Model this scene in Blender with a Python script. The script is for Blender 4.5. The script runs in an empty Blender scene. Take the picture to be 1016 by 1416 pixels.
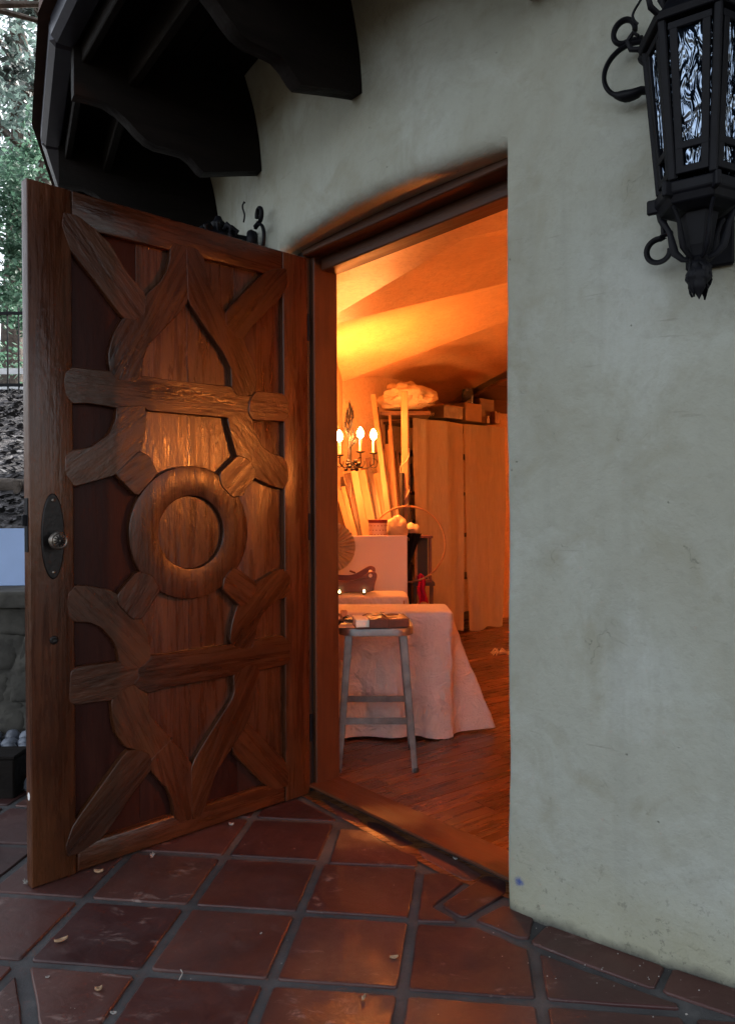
import bpy, bmesh, math, random
from mathutils import Vector, Matrix, noise, Euler
from math import sin, cos, pi, radians, sqrt, atan2, exp

RNG = random.Random(7)
SC = bpy.context.scene
COL = SC.collection

# ------------------------------------------------------------------ camera
cam_d = bpy.data.cameras.new('camera')
cam = bpy.data.objects.new('camera', cam_d)
COL.objects.link(cam)
cam_d.sensor_fit = 'VERTICAL'
cam_d.sensor_height = 36.0
cam_d.lens = 36.0 * 1035 / 1416
cam_d.clip_start = 0.05
cam_d.clip_end = 4000
_p, _r = radians(-0.36), radians(0.32)
_f = Vector((0, cos(_p), sin(_p))); _u = Vector((0, -sin(_p), cos(_p))); _x = Vector((1, 0, 0))
_up = _u * cos(_r) + _x * sin(_r); _rt = _x * cos(_r) - _u * sin(_r)
cam.matrix_world = Matrix(((_rt.x, _up.x, -_f.x, 0), (_rt.y, _up.y, -_f.y, 0), (_rt.z, _up.z, -_f.z, 1.2), (0, 0, 0, 1)))
SC.camera = cam

# ------------------------------------------------------------------ sky, sun, exposure
SUN_EL, SUN_AZ = radians(33), radians(46)       # compass direction the light comes from (0 = +Y, clockwise)
world = bpy.data.worlds.new('World'); SC.world = world; world.use_nodes = True
wn = world.node_tree; wn.nodes.clear()
w_out = wn.nodes.new('ShaderNodeOutputWorld'); w_bg = wn.nodes.new('ShaderNodeBackground'); w_sky = wn.nodes.new('ShaderNodeTexSky')
w_sky.sky_type = 'NISHITA'; w_sky.sun_disc = False
w_sky.sun_elevation = SUN_EL; w_sky.sun_rotation = SUN_AZ
w_sky.air_density = 1.0; w_sky.dust_density = 3.0; w_sky.ozone_density = 1.0
w_bg.inputs['Strength'].default_value = 0.15
w_hs = wn.nodes.new('ShaderNodeHueSaturation'); w_hs.inputs['Saturation'].default_value = 0.32      # thin high overcast
wn.links.new(w_sky.outputs[0], w_hs.inputs['Color']); wn.links.new(w_hs.outputs[0], w_bg.inputs['Color']); wn.links.new(w_bg.outputs[0], w_out.inputs['Surface'])
sun_d = bpy.data.lights.new('sun', 'SUN'); sun = bpy.data.objects.new('sun', sun_d); COL.objects.link(sun)
sun_d.energy = 4.0; sun_d.angle = radians(1.0); sun_d.color = (1.0, 0.97, 0.92)
_s = Vector((sin(SUN_AZ) * cos(SUN_EL), cos(SUN_AZ) * cos(SUN_EL), sin(SUN_EL)))
sun.rotation_euler = _s.to_track_quat('Z', 'Y').to_euler()
sun.location = (12, 12, 14)
SC.view_settings.view_transform = 'Standard'; SC.view_settings.look = 'None'
SC.view_settings.gamma = 1.0; SC.view_settings.use_curve_mapping = False
SC.view_settings.exposure = 1.92
SC.cycles.max_bounces = 8; SC.cycles.diffuse_bounces = 4; SC.cycles.glossy_bounces = 4
SC.cycles.sample_clamp_indirect = 6.0
SC.cycles.caustics_reflective = False; SC.cycles.caustics_refractive = False

LAMP_COL = (1.0, 0.235, 0.034)

# ------------------------------------------------------------------ materials
def new_mat(name):
    m = bpy.data.materials.new(name); m.use_nodes = True
    nt = m.node_tree
    return m, nt, nt.nodes['Principled BSDF']

class NT:
    """small node helper"""
    def __init__(s, nt): s.nt = nt
    def n(s, typ, **kw):
        nd = s.nt.nodes.new(typ)
        for k, v in kw.items():
            if k in nd.inputs.keys(): nd.inputs[k].default_value = v
            else: setattr(nd, k, v)
        return nd
    def l(s, a, b): s.nt.links.new(a, b)
    def coord(s, scale=(1, 1, 1), kind='Object', rand=True, loc=(0, 0, 0)):
        tc = s.n('ShaderNodeTexCoord'); mp = s.n('ShaderNodeMapping')
        mp.inputs['Scale'].default_value = scale
        s.l(tc.outputs[kind], mp.inputs['Vector'])
        if rand:
            oi = s.n('ShaderNodeObjectInfo'); mu = s.n('ShaderNodeVectorMath', operation='SCALE'); mu.inputs['Scale'].default_value = 37.0
            cb = s.n('ShaderNodeCombineXYZ')
            for k in 'XYZ': s.l(oi.outputs['Random'], cb.inputs[k])
            s.l(cb.outputs[0], mu.inputs[0]); s.l(mu.outputs[0], mp.inputs['Location'])
        else: mp.inputs['Location'].default_value = loc
        return mp.outputs[0]
    def noise(s, vec, scale, detail=4, rough=0.55, dist=0.0):
        nd = s.n('ShaderNodeTexNoise'); nd.inputs['Scale'].default_value = scale; nd.inputs['Detail'].default_value = detail
        nd.inputs['Roughness'].default_value = rough; nd.inputs['Distortion'].default_value = dist
        s.l(vec, nd.inputs['Vector']); return nd.outputs['Fac']
    def ramp(s, fac, stops):
        nd = s.n('ShaderNodeValToRGB'); cr = nd.color_ramp
        while len(cr.elements) > 1: cr.elements.remove(cr.elements[-1])
        for i, (p, c) in enumerate(stops):
            e = cr.elements[0] if i == 0 else cr.elements.new(p)
            e.position = p; e.color = (*c, 1) if len(c) == 3 else c
        s.l(fac, nd.inputs[0]); return nd.outputs[0]
    def val(s, fac, a, b, lo=0.0, hi=1.0):
        nd = s.n('ShaderNodeMapRange'); nd.inputs[1].default_value = lo; nd.inputs[2].default_value = hi
        nd.inputs[3].default_value = a; nd.inputs[4].default_value = b; s.l(fac, nd.inputs[0]); return nd.outputs[0]
    def mix(s, fac, a, b, blend='MIX'):
        nd = s.n('ShaderNodeMix', data_type='RGBA', blend_type=blend)
        for sock, v in ((nd.inputs[0], fac), (nd.inputs[6], a), (nd.inputs[7], b)):
            if hasattr(v, 'links') or isinstance(v, bpy.types.NodeSocket): s.l(v, sock)
            elif isinstance(v, (int, float)): sock.default_value = v
            else: sock.default_value = (*v, 1)
        return nd.outputs[2]
    def math(s, op, a, b=None):
        nd = s.n('ShaderNodeMath', operation=op)
        for sock, v in ((nd.inputs[0], a), (nd.inputs[1], b)):
            if v is None: continue
            if isinstance(v, bpy.types.NodeSocket): s.l(v, sock)
            else: sock.default_value = v
        return nd.outputs[0]
    def bump(s, bsdf, h, strength=0.3, dist=0.01):
        nd = s.n('ShaderNodeBump'); nd.inputs['Strength'].default_value = strength; nd.inputs['Distance'].default_value = dist
        s.l(h, nd.inputs['Height']); s.l(nd.outputs[0], bsdf.inputs['Normal'])

def plain(name, col, rough=0.6, metal=0.0, var=0.15, scale=14.0, bump=0.15, bdist=0.003, spec=0.5):
    m, nt, b = new_mat(name); t = NT(nt)
    f = t.noise(t.coord(), scale, 5)
    d = tuple(c * (1 - var) for c in col); e = tuple(min(1, c * (1 + var)) for c in col)
    t.l(t.ramp(f, [(0.3, d), (0.7, e)]), b.inputs['Base Color'])
    b.inputs['Roughness'].default_value = rough; b.inputs['Metallic'].default_value = metal
    b.inputs['Specular IOR Level'].default_value = spec
    if bump: t.bump(b, f, bump, bdist)
    return m

def wood(name, dark, mid, light, rough=0.4, grain=1.0, bump=0.35, tone=0.35, spec=0.5, worn=None, streak=(1.2, 16, 16)):
    """grain runs along the local X axis of every piece; each piece gets its own cut and tone"""
    m, nt, b = new_mat(name); t = NT(nt)
    v = t.coord(streak)
    wob = t.noise(t.coord((2.2, 5, 5)), 1.6, 3)
    g1 = t.noise(v, 2.2 * grain, 6, 0.62, 1.1)
    g2 = t.noise(t.coord((3, 90, 90)), 2.0 * grain, 3, 0.5)
    fig = t.math('ADD', t.math('MULTIPLY', g1, 0.62), t.math('MULTIPLY', wob, 0.38))
    col = t.ramp(fig, [(0.24, dark), (0.47, mid), (0.74, light)])
    col = t.mix(t.val(g2, 0.0, 0.38, 0.38, 0.75), col, dark)
    gold = t.noise(t.coord((1.2, 3, 3)), 1.1, 4, 0.6)
    col = t.mix(t.val(gold, 0.0, 0.55, 0.5, 0.72), col, tuple(c * k for c, k in zip(light, (1.15, 1.35, 1.3))))
    oi = t.n('ShaderNodeObjectInfo')
    tonev = t.val(oi.outputs['Random'], 1 - tone, 1 + tone)
    hsv = t.n('ShaderNodeHueSaturation'); t.l(tonev, hsv.inputs['Value']); t.l(col, hsv.inputs['Color'])
    col = hsv.outputs[0]
    if worn:
        wv = t.noise(t.coord((4, 4, 4)), 1.7, 6, 0.65)
        col = t.mix(t.val(wv, 0, 0.75, 0.56, 0.72), col, worn)
    t.l(col, b.inputs['Base Color'])
    t.l(t.val(g1, rough - 0.1, rough + 0.14, 0.3, 0.7), b.inputs['Roughness'])
    b.inputs['Specular IOR Level'].default_value = spec
    chip = t.noise(t.coord((5, 11, 11)), 2.2, 5, 0.6)
    tool = t.noise(t.coord((9, 22, 22)), 3.0, 2, 0.5)
    h = t.math('ADD', t.math('ADD', t.math('MULTIPLY', g2, 0.25), t.math('MULTIPLY', tool, 0.45)), t.math('ADD', t.math('MULTIPLY', g1, 0.3), t.math('MULTIPLY', chip, 1.1)))
    t.bump(b, h, bump, 0.006)
    return m

def mat_plaster_out():
    m, nt, b = new_mat('sage_lime_plaster'); t = NT(nt)
    v = t.coord(rand=False)
    big = t.noise(v, 1.3, 5, 0.6, 0.6); mid = t.noise(v, 5.5, 5, 0.62, 0.8); fine = t.noise(v, 60, 4, 0.6)
    col = t.ramp(big, [(0.28, (0.275, 0.28, 0.232)), (0.5, (0.312, 0.328, 0.285)), (0.72, (0.34, 0.366, 0.335))])
    col = t.mix(t.val(mid, 0, 0.75, 0.48, 0.7), col, (0.25, 0.25, 0.195))
    col = t.mix(t.val(t.noise(v, 2.7, 6, 0.68, 0.4), 0, 0.6, 0.52, 0.7), col, (0.40, 0.43, 0.41))
    # long vertical weather streaks
    st = t.noise(t.coord((9, 9, 0.8), rand=False), 1.0, 4, 0.6)
    col = t.mix(t.val(st, 0, 0.35, 0.56, 0.72), col, (0.24, 0.25, 0.215))
    # hairline scuffs and pits
    vo = t.n('ShaderNodeTexVoronoi', feature='DISTANCE_TO_EDGE'); vo.inputs['Scale'].default_value = 3.0
    dv = t.n('ShaderNodeVectorMath', operation='ADD'); nz = t.n('ShaderNodeTexNoise'); nz.inputs['Scale'].default_value = 6; nz.inputs['Detail'].default_value = 5
    t.l(v, nz.inputs['Vector']); t.l(v, dv.inputs[0]); t.l(nz.outputs['Color'], dv.inputs[1]); t.l(dv.outputs[0], vo.inputs['Vector'])
    crack = t.math('MULTIPLY', t.val(vo.outputs['Distance'], 1, 0, 0.0, 0.006), t.val(mid, 0, 1, 0.56, 0.66))
    col = t.mix(t.math('MULTIPLY', crack, 0.4), col, (0.16, 0.165, 0.15))
    pit = t.n('ShaderNodeTexVoronoi'); pit.inputs['Scale'].default_value = 30; pit.inputs['Randomness'].default_value = 1.0; t.l(v, pit.inputs['Vector'])
    pm = t.math('MULTIPLY', t.val(pit.outputs['Distance'], 1, 0, 0.04, 0.11), t.val(t.noise(v, 11, 3), 0, 1, 0.63, 0.66))
    col = t.mix(t.math('MULTIPLY', pm, 0.6), col, (0.11, 0.105, 0.085))
    gr = t.noise(v, 24, 7, 0.7)
    col = t.mix(t.val(gr, 0.0, 0.35, 0.5, 0.72), col, (0.225, 0.235, 0.20))
    sc1 = t.noise(t.coord((4, 4, 46), rand=False), 1.3, 3, 0.5, 0.4)
    scm = t.math('MULTIPLY', t.val(sc1, 0, 1, 0.66, 0.70), t.val(t.noise(v, 4.2, 3), 0, 1, 0.52, 0.6))
    col = t.mix(t.math('MULTIPLY', scm, 0.35), col, (0.18, 0.18, 0.15))
    # grubby splash band at the base with dark specks
    sx = t.n('ShaderNodeSeparateXYZ'); t.l(v, sx.inputs[0])
    lift = t.math('ADD', sx.outputs['Z'], t.math('MULTIPLY', t.noise(v, 7, 5, 0.65), -0.24))
    base = t.val(lift, 1, 0, -0.1, 0.13)
    col = t.mix(t.math('MULTIPLY', base, 0.75), col, (0.30, 0.30, 0.215))
    spk = t.math('MULTIPLY', t.val(t.noise(v, 42, 3, 0.7), 0, 1, 0.6, 0.68), t.val(sx.outputs['Z'], 1, 0, 0.0, 0.34))
    col = t.mix(t.math('MULTIPLY', spk, 0.6), col, (0.09, 0.09, 0.07))
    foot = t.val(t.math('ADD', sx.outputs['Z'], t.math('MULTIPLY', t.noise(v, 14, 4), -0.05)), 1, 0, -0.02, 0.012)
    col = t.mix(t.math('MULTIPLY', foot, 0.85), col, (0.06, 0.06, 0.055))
    # the small blue paint splash near the doorway corner
    ds = t.n('ShaderNodeVectorMath', operation='DISTANCE'); ds.inputs[1].default_value = (0.437, 2.187, 0.099); t.l(v, ds.inputs[0])
    spl = t.val(t.math('ADD', ds.outputs['Value'], t.math('MULTIPLY', t.noise(v, 75, 4, 0.7), 0.034)), 1, 0, 0.022, 0.034)
    col = t.mix(t.math('MULTIPLY', spl, 0.9), col, (0.035, 0.07, 0.25))
    t.l(col, b.inputs['Base Color'])
    b.inputs['Roughness'].default_value = 0.82; b.inputs['Specular IOR Level'].default_value = 0.3
    trowel = t.noise(t.coord((1, 1, 0.8), rand=False), 4.5, 7, 0.62, 0.4)
    h = t.math('ADD', t.math('ADD', t.math('MULTIPLY', trowel, 1.0), t.math('MULTIPLY', fine, 0.16)), t.math('ADD', t.math('MULTIPLY', crack, -0.3), t.math('MULTIPLY', pm, -0.5)))
    h = t.math('ADD', h, t.math('MULTIPLY', gr, 0.35))
    t.bump(b, h, 0.7, 0.016)
    return m

def mat_plaster_in():
    m, nt, b = new_mat('ochre_room_plaster'); t = NT(nt)
    v = t.coord(rand=False)
    a = t.noise(v, 2.0, 5, 0.6, 0.7); c = t.noise(v, 26, 5, 0.65, 1.5)
    col = t.ramp(a, [(0.3, (0.62, 0.42, 0.25)), (0.6, (0.74, 0.52, 0.32)), (0.8, (0.8, 0.6, 0.4))])
    col = t.mix(t.val(c, 0, 0.6, 0.42, 0.7), col, (0.46, 0.27, 0.14))
    t.l(col, b.inputs['Base Color']); b.inputs['Roughness'].default_value = 0.42
    t.bump(b, t.math('ADD', c, t.math('MULTIPLY', a, 0.6)), 0.28, 0.01)
    return m

def mat_tile():
    m, nt, b = new_mat('terracotta'); t = NT(nt)
    v = t.coord()
    a = t.noise(v, 3.2, 5, 0.6, 0.5); c = t.noise(v, 16, 6, 0.65, 0.8); f = t.noise(v, 90, 3)
    col = t.ramp(a, [(0.25, (0.032, 0.0125, 0.0125)), (0.5, (0.052, 0.0185, 0.017)), (0.75, (0.074, 0.029, 0.025))])
    oi = t.n('ShaderNodeObjectInfo'); hs = t.n('ShaderNodeHueSaturation'); t.l(t.val(oi.outputs['Random'], 0.62, 1.3), hs.inputs['Value'])
    hs2 = t.math('ADD', 0.49, t.math('MULTIPLY', oi.outputs['Random'], 0.02)); t.l(hs2, hs.inputs['Hue'])
    t.l(col, hs.inputs['Color']); col = hs.outputs[0]
    col = t.mix(t.val(c, 0, 0.5, 0.55, 0.8), col, (0.07, 0.03, 0.026))
    # worn sealer: pale chalky scuffs on some tiles
    sc = t.noise(t.coord((1, 1.8, 1)), 11, 7, 0.7, 0.6)
    patch = t.math('MULTIPLY', t.val(sc, 0, 1, 0.57, 0.66), t.val(t.noise(v, 2.3, 2), 0, 1, 0.47, 0.62))
    col = t.mix(t.math('MULTIPLY', patch, 0.42), col, (0.36, 0.27, 0.24))
    t.l(col, b.inputs['Base Color'])
    damp = t.math('MULTIPLY', t.val(t.noise(t.coord((1, 1, 1)), 2.6, 6, 0.62, 0.9), 0, 1, 0.46, 0.60), t.val(c, 0.55, 1, 0.35, 0.6))
    t.l(t.math('ADD', t.math('SUBTRACT', t.val(c, 0.48, 0.66, 0.3, 0.7), t.math('MULTIPLY', damp, 0.27)), t.math('MULTIPLY', patch, 0.1)), b.inputs['Roughness'])
    b.inputs['Specular IOR Level'].default_value = 0.45
    t.bump(b, t.math('ADD', t.math('MULTIPLY', c, 0.7), t.math('ADD', t.math('MULTIPLY', f, 0.12), t.math('MULTIPLY', a, 1.0))), 0.25, 0.008)
    return m

def mat_grout():
    m, nt, b = new_mat('grey_grout'); t = NT(nt)
    v = t.coord(rand=False); a = t.noise(v, 7, 5, 0.65); f = t.noise(v, 120, 3, 0.7)
    col = t.ramp(a, [(0.3, (0.028, 0.028, 0.030)), (0.55, (0.056, 0.056, 0.059)), (0.8, (0.095, 0.093, 0.093))])
    col = t.mix(t.val(f, 0, 0.5, 0.5, 0.8), col, (0.05, 0.045, 0.042))
    t.l(col, b.inputs['Base Color']); b.inputs['Roughness'].default_value = 0.85
    t.bump(b, t.math('ADD', t.math('MULTIPLY', a, 0.8), t.math('MULTIPLY', f, 0.5)), 0.6, 0.004)
    return m

def mat_leaf(name, c0, c1, trans=0.45):
    m, nt, b = new_mat(name); t = NT(nt)
    geo = t.n('ShaderNodeNewGeometry')
    col = t.ramp(geo.outputs['Random Per Island'], [(0.0, c0), (1.0, c1)])
    t.l(col, b.inputs['Base Color']); b.inputs['Roughness'].default_value = 0.5
    tr = t.n('ShaderNodeBsdfTranslucent'); t.l(col, tr.inputs['Color'])
    mx = t.n('ShaderNodeMixShader'); mx.inputs[0].default_value = trans
    out = nt.nodes['Material Output']
    t.l(b.outputs[0], mx.inputs[1]); t.l(tr.outputs[0], mx.inputs[2]); t.l(mx.outputs[0], out.inputs['Surface'])
    return m

def mat_cloth(name, col, var=0.12, trans=0.0, weave=220, streak=None, rough=0.85, crease=0.008):
    m, nt, b = new_mat(name); t = NT(nt)
    v = t.coord(streak or (1, 1, 1)); a = t.noise(v, 9, 6, 0.65, 0.8); f = t.noise(t.coord(), weave, 2)
    col1 = t.ramp(a, [(0.3, tuple(c * (1 - var) for c in col)), (0.7, tuple(min(1, c * (1 + var)) for c in col))])
    t.l(col1, b.inputs['Base Color']); b.inputs['Roughness'].default_value = rough
    b.inputs['Specular IOR Level'].default_value = 0.2
    t.bump(b, t.math('ADD', t.math('MULTIPLY', a, 1.0), t.math('MULTIPLY', f, 0.15)), 0.7, crease)
    if trans:
        tr = t.n('ShaderNodeBsdfTranslucent'); t.l(col1, tr.inputs['Color'])
        mx = t.n('ShaderNodeMixShader'); mx.inputs[0].default_value = trans
        t.l(b.outputs[0], mx.inputs[1]); t.l(tr.outputs[0], mx.inputs[2]); t.l(mx.outputs[0], nt.nodes['Material Output'].inputs['Surface'])
    return m

def mat_emit(name, col, strength):
    m, nt, b = new_mat(name)
    b.inputs['Base Color'].default_value = (*col, 1)
    b.inputs['Emission Color'].default_value = (*col, 1); b.inputs['Emission Strength'].default_value = strength
    return m

def mat_glass_rippled():
    m, nt, b = new_mat('rippled_lantern_glass'); t = NT(nt)
    v = t.coord((1, 1, 0.3), rand=False); a = t.noise(v, 44, 2, 0.5, 0.9)
    b.inputs['Base Color'].default_value = (0.065, 0.13, 0.23, 1); b.inputs['Roughness'].default_value = 0.04; b.inputs['Metallic'].default_value = 0.95
    b.inputs['Specular IOR Level'].default_value = 1.0
    b.inputs['Coat Weight'].default_value = 1.0; b.inputs['Coat Roughness'].default_value = 0.05; b.inputs['Coat IOR'].default_value = 2.2
    t.bump(b, a, 1.0, 0.045)
    for nd in [n for n in nt.nodes if n.type == 'BUMP']: t.l(nd.outputs[0], b.inputs['Coat Normal'])
    return m

def mat_glass_clear():
    m, nt, b = new_mat('clear_jar_glass')
    b.inputs['Base Color'].default_value = (0.9, 0.95, 0.92, 1); b.inputs['Roughness'].default_value = 0.04
    b.inputs['Transmission Weight'].default_value = 0.9; b.inputs['IOR'].default_value = 1.45
    return m

def mat_litter(name='leaf_litter', c=((0.05, 0.035, 0.025), (0.13, 0.09, 0.07), (0.32, 0.27, 0.25))):
    m, nt, b = new_mat(name); t = NT(nt)
    v = t.coord(rand=False); a = t.noise(v, 9, 6, 0.75, 1.0)
    t.l(t.ramp(a, [(0.35, c[0]), (0.52, c[1]), (0.68, c[2])]), b.inputs['Base Color'])
    b.inputs['Roughness'].default_value = 0.9; t.bump(b, a, 0.9, 0.05)
    return m

M = {}
M['plaster'] = mat_plaster_out(); M['room'] = mat_plaster_in(); M['tile'] = mat_tile(); M['grout'] = mat_grout()
M['door'] = wood('carved_door_wood', (0.012, 0.0036, 0.0018), (0.042, 0.0125, 0.005), (0.088, 0.028, 0.0105), spec=0.35, rough=0.27, tone=0.22, bump=0.38, worn=(0.028, 0.010, 0.005))
M['door_panel'] = wood('door_panel_wood', (0.016, 0.0046, 0.0022), (0.046, 0.0138, 0.0056), (0.084, 0.027, 0.0105), rough=0.28, tone=0.2, bump=0.3)
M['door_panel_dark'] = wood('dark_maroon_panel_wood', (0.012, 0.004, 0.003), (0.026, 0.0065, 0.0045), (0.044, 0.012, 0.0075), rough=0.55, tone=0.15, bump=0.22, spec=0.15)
M['frame'] = wood('door_frame_wood', (0.022, 0.007, 0.0035), (0.056, 0.018, 0.0075), (0.095, 0.032, 0.0125), rough=0.5, tone=0.12, bump=0.25, spec=0.3)
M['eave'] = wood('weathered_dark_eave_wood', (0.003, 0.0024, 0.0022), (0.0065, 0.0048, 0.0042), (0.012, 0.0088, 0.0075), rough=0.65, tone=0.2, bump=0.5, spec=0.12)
M['plank'] = wood('floor_plank_wood', (0.038, 0.012, 0.005), (0.08, 0.028, 0.010), (0.14, 0.053, 0.018), rough=0.27, tone=0.38, bump=0.14)
M['pole'] = wood('pale_lumber', (0.17, 0.09, 0.045), (0.26, 0.15, 0.075), (0.34, 0.21, 0.11), rough=0.55, tone=0.3, bump=0.15)
M['pole_dark'] = wood('dark_lumber', (0.03, 0.014, 0.008), (0.07, 0.032, 0.018), (0.11, 0.05, 0.028), rough=0.5, tone=0.2, bump=0.15)
M['redwood'] = wood('red_brown_furniture', (0.06, 0.018, 0.010), (0.12, 0.036, 0.018), (0.19, 0.06, 0.03), rough=0.35, tone=0.1, bump=0.1)
M['iron'] = plain('black_wrought_iron', (0.0035, 0.004, 0.0065), 0.55, 0.0, 0.3, 40, 0.35, 0.002, 0.14)
M['black'] = plain('black_paint', (0.012, 0.011, 0.012), 0.55, 0, 0.2)
M['gutter'] = plain('dark_painted_gutter', (0.022, 0.023, 0.034), 0.32, 0.2, 0.2, 20, 0.1)
M['steel'] = plain('worn_grey_steel', (0.15, 0.14, 0.14), 0.45, 0.7, 0.3, 18, 0.2, 0.002)
M['bronze'] = plain('dark_bronze', (0.012, 0.010, 0.010), 0.42, 0.6, 0.4, 60, 0.5, 0.002)
M['pewter'] = plain('old_pewter', (0.18, 0.16, 0.14), 0.35, 0.9, 0.4, 80, 0.3, 0.002)
M['sheet'] = mat_cloth('white_cotton_sheet', (0.60, 0.575, 0.57), 0.07, crease=0.07)
M['gauze'] = mat_cloth('unbleached_gauze', (0.42, 0.36, 0.28), 0.09, 0.12, streak=(4, 4, 0.7))
M['bundle'] = mat_cloth('cream_cloth', (0.66, 0.55, 0.38), 0.1, 0.1, crease=0.05)
M['magenta'] = mat_cloth('magenta_scarf', (0.42, 0.012, 0.06), 0.3)
M['black_cloth'] = mat_cloth('black_cloth', (0.012, 0.011, 0.014), 0.3)
M['board'] = plain('white_foam_board', (0.72, 0.70, 0.66), 0.6, 0, 0.03, 3, 0.02)
M['blue_board'] = plain('pale_blue_painted_board', (0.28, 0.40, 0.66), 0.5, 0, 0.06, 5, 0.05)
M['leather'] = plain('brown_leather', (0.085, 0.024, 0.012), 0.45, 0, 0.35, 30, 0.3, 0.002)
M['paper'] = plain('cream_paper', (0.66, 0.6, 0.5), 0.8, 0, 0.08, 60, 0.2, 0.002)
M['cardboard'] = plain('brown_cardboard', (0.30, 0.20, 0.12), 0.8, 0, 0.12, 8, 0.1)
M['red_rim'] = plain('red_enamel', (0.20, 0.012, 0.012), 0.35)
M['dotted'] = plain('pale_pink_tin', (0.62, 0.46, 0.42), 0.5, 0, 0.05)
M['candle'] = plain('ivory_candle_sleeve', (0.75, 0.66, 0.5), 0.5, 0, 0.05)
M['bulb'] = mat_emit('lit_bulb', (1.0, 0.62, 0.22), 40)
M['tiny_bulb'] = mat_emit('lit_tealight', (1.0, 0.72, 0.3), 6)
M['glass'] = mat_glass_rippled(); M['jar'] = mat_glass_clear()
M['stone'] = plain('lichened_stone', (0.05, 0.047, 0.04), 0.95, 0, 0.6, 7, 0.8, 0.02)
M['cobble'] = plain('wet_cobble', (0.16, 0.18, 0.22), 0.3, 0, 0.4, 9, 0.3, 0.01)
M['bark'] = plain('bark', (0.07, 0.055, 0.045), 0.95, 0, 0.5, 12, 0.9, 0.03)
M['litter'] = mat_litter(c=((0.02, 0.018, 0.018), (0.055, 0.05, 0.052), (0.14, 0.13, 0.135))); M['dirt'] = mat_litter('bare_dirt', ((0.03, 0.024, 0.016), (0.07, 0.055, 0.035), (0.13, 0.11, 0.08)))
M['leafA'] = mat_leaf('blue_green_leaves', (0.07, 0.115, 0.105), (0.15, 0.21, 0.19), 0.5)
M['leafB'] = mat_leaf('green_leaves', (0.045, 0.105, 0.07), (0.11, 0.20, 0.14), 0.5)
M['leafC'] = mat_leaf('dark_oak_leaves', (0.018, 0.03, 0.028), (0.05, 0.07, 0.065), 0.25)
M['dry'] = plain('dry_leaf', (0.34, 0.22, 0.13), 0.7, 0, 0.3, 60, 0.3)
M['fluff'] = plain('pale_debris', (0.28, 0.265, 0.245), 0.8, 0, 0.15, 60, 0.2)
M['white_rail'] = plain('white_painted_rail', (0.75, 0.76, 0.78), 0.5, 0, 0.08)
M['sticker'] = plain('white_sticker', (0.8, 0.8, 0.8), 0.4, 0, 0.02)
M['roof'] = plain('dark_roof_tile', (0.09, 0.045, 0.03), 0.8, 0, 0.3)

# ------------------------------------------------------------------ mesh helpers
def link(name, me, mat=None, parent=None, loc=(0, 0, 0), rot=(0, 0, 0), smooth=False):
    o = bpy.data.objects.new(name, me); COL.objects.link(o)
    if mat is not None and not me.materials: me.materials.append(mat)
    o.location = loc; o.rotation_euler = rot
    if parent is not None: o.parent = parent
    if smooth: me.polygons.foreach_set('use_smooth', [True] * len(me.polygons))
    return o

def meshd(name, v, f):
    me = bpy.data.meshes.new(name); me.from_pydata([tuple(p) for p in v], [], f); me.update(); return me

def auto_smooth(me, ang=40):
    me.polygons.foreach_set('use_smooth', [True] * len(me.polygons))
    me.set_sharp_from_angle(angle=radians(ang))
    for p in me.polygons:
        if len(p.vertices) > 6: p.use_smooth = False

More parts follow.
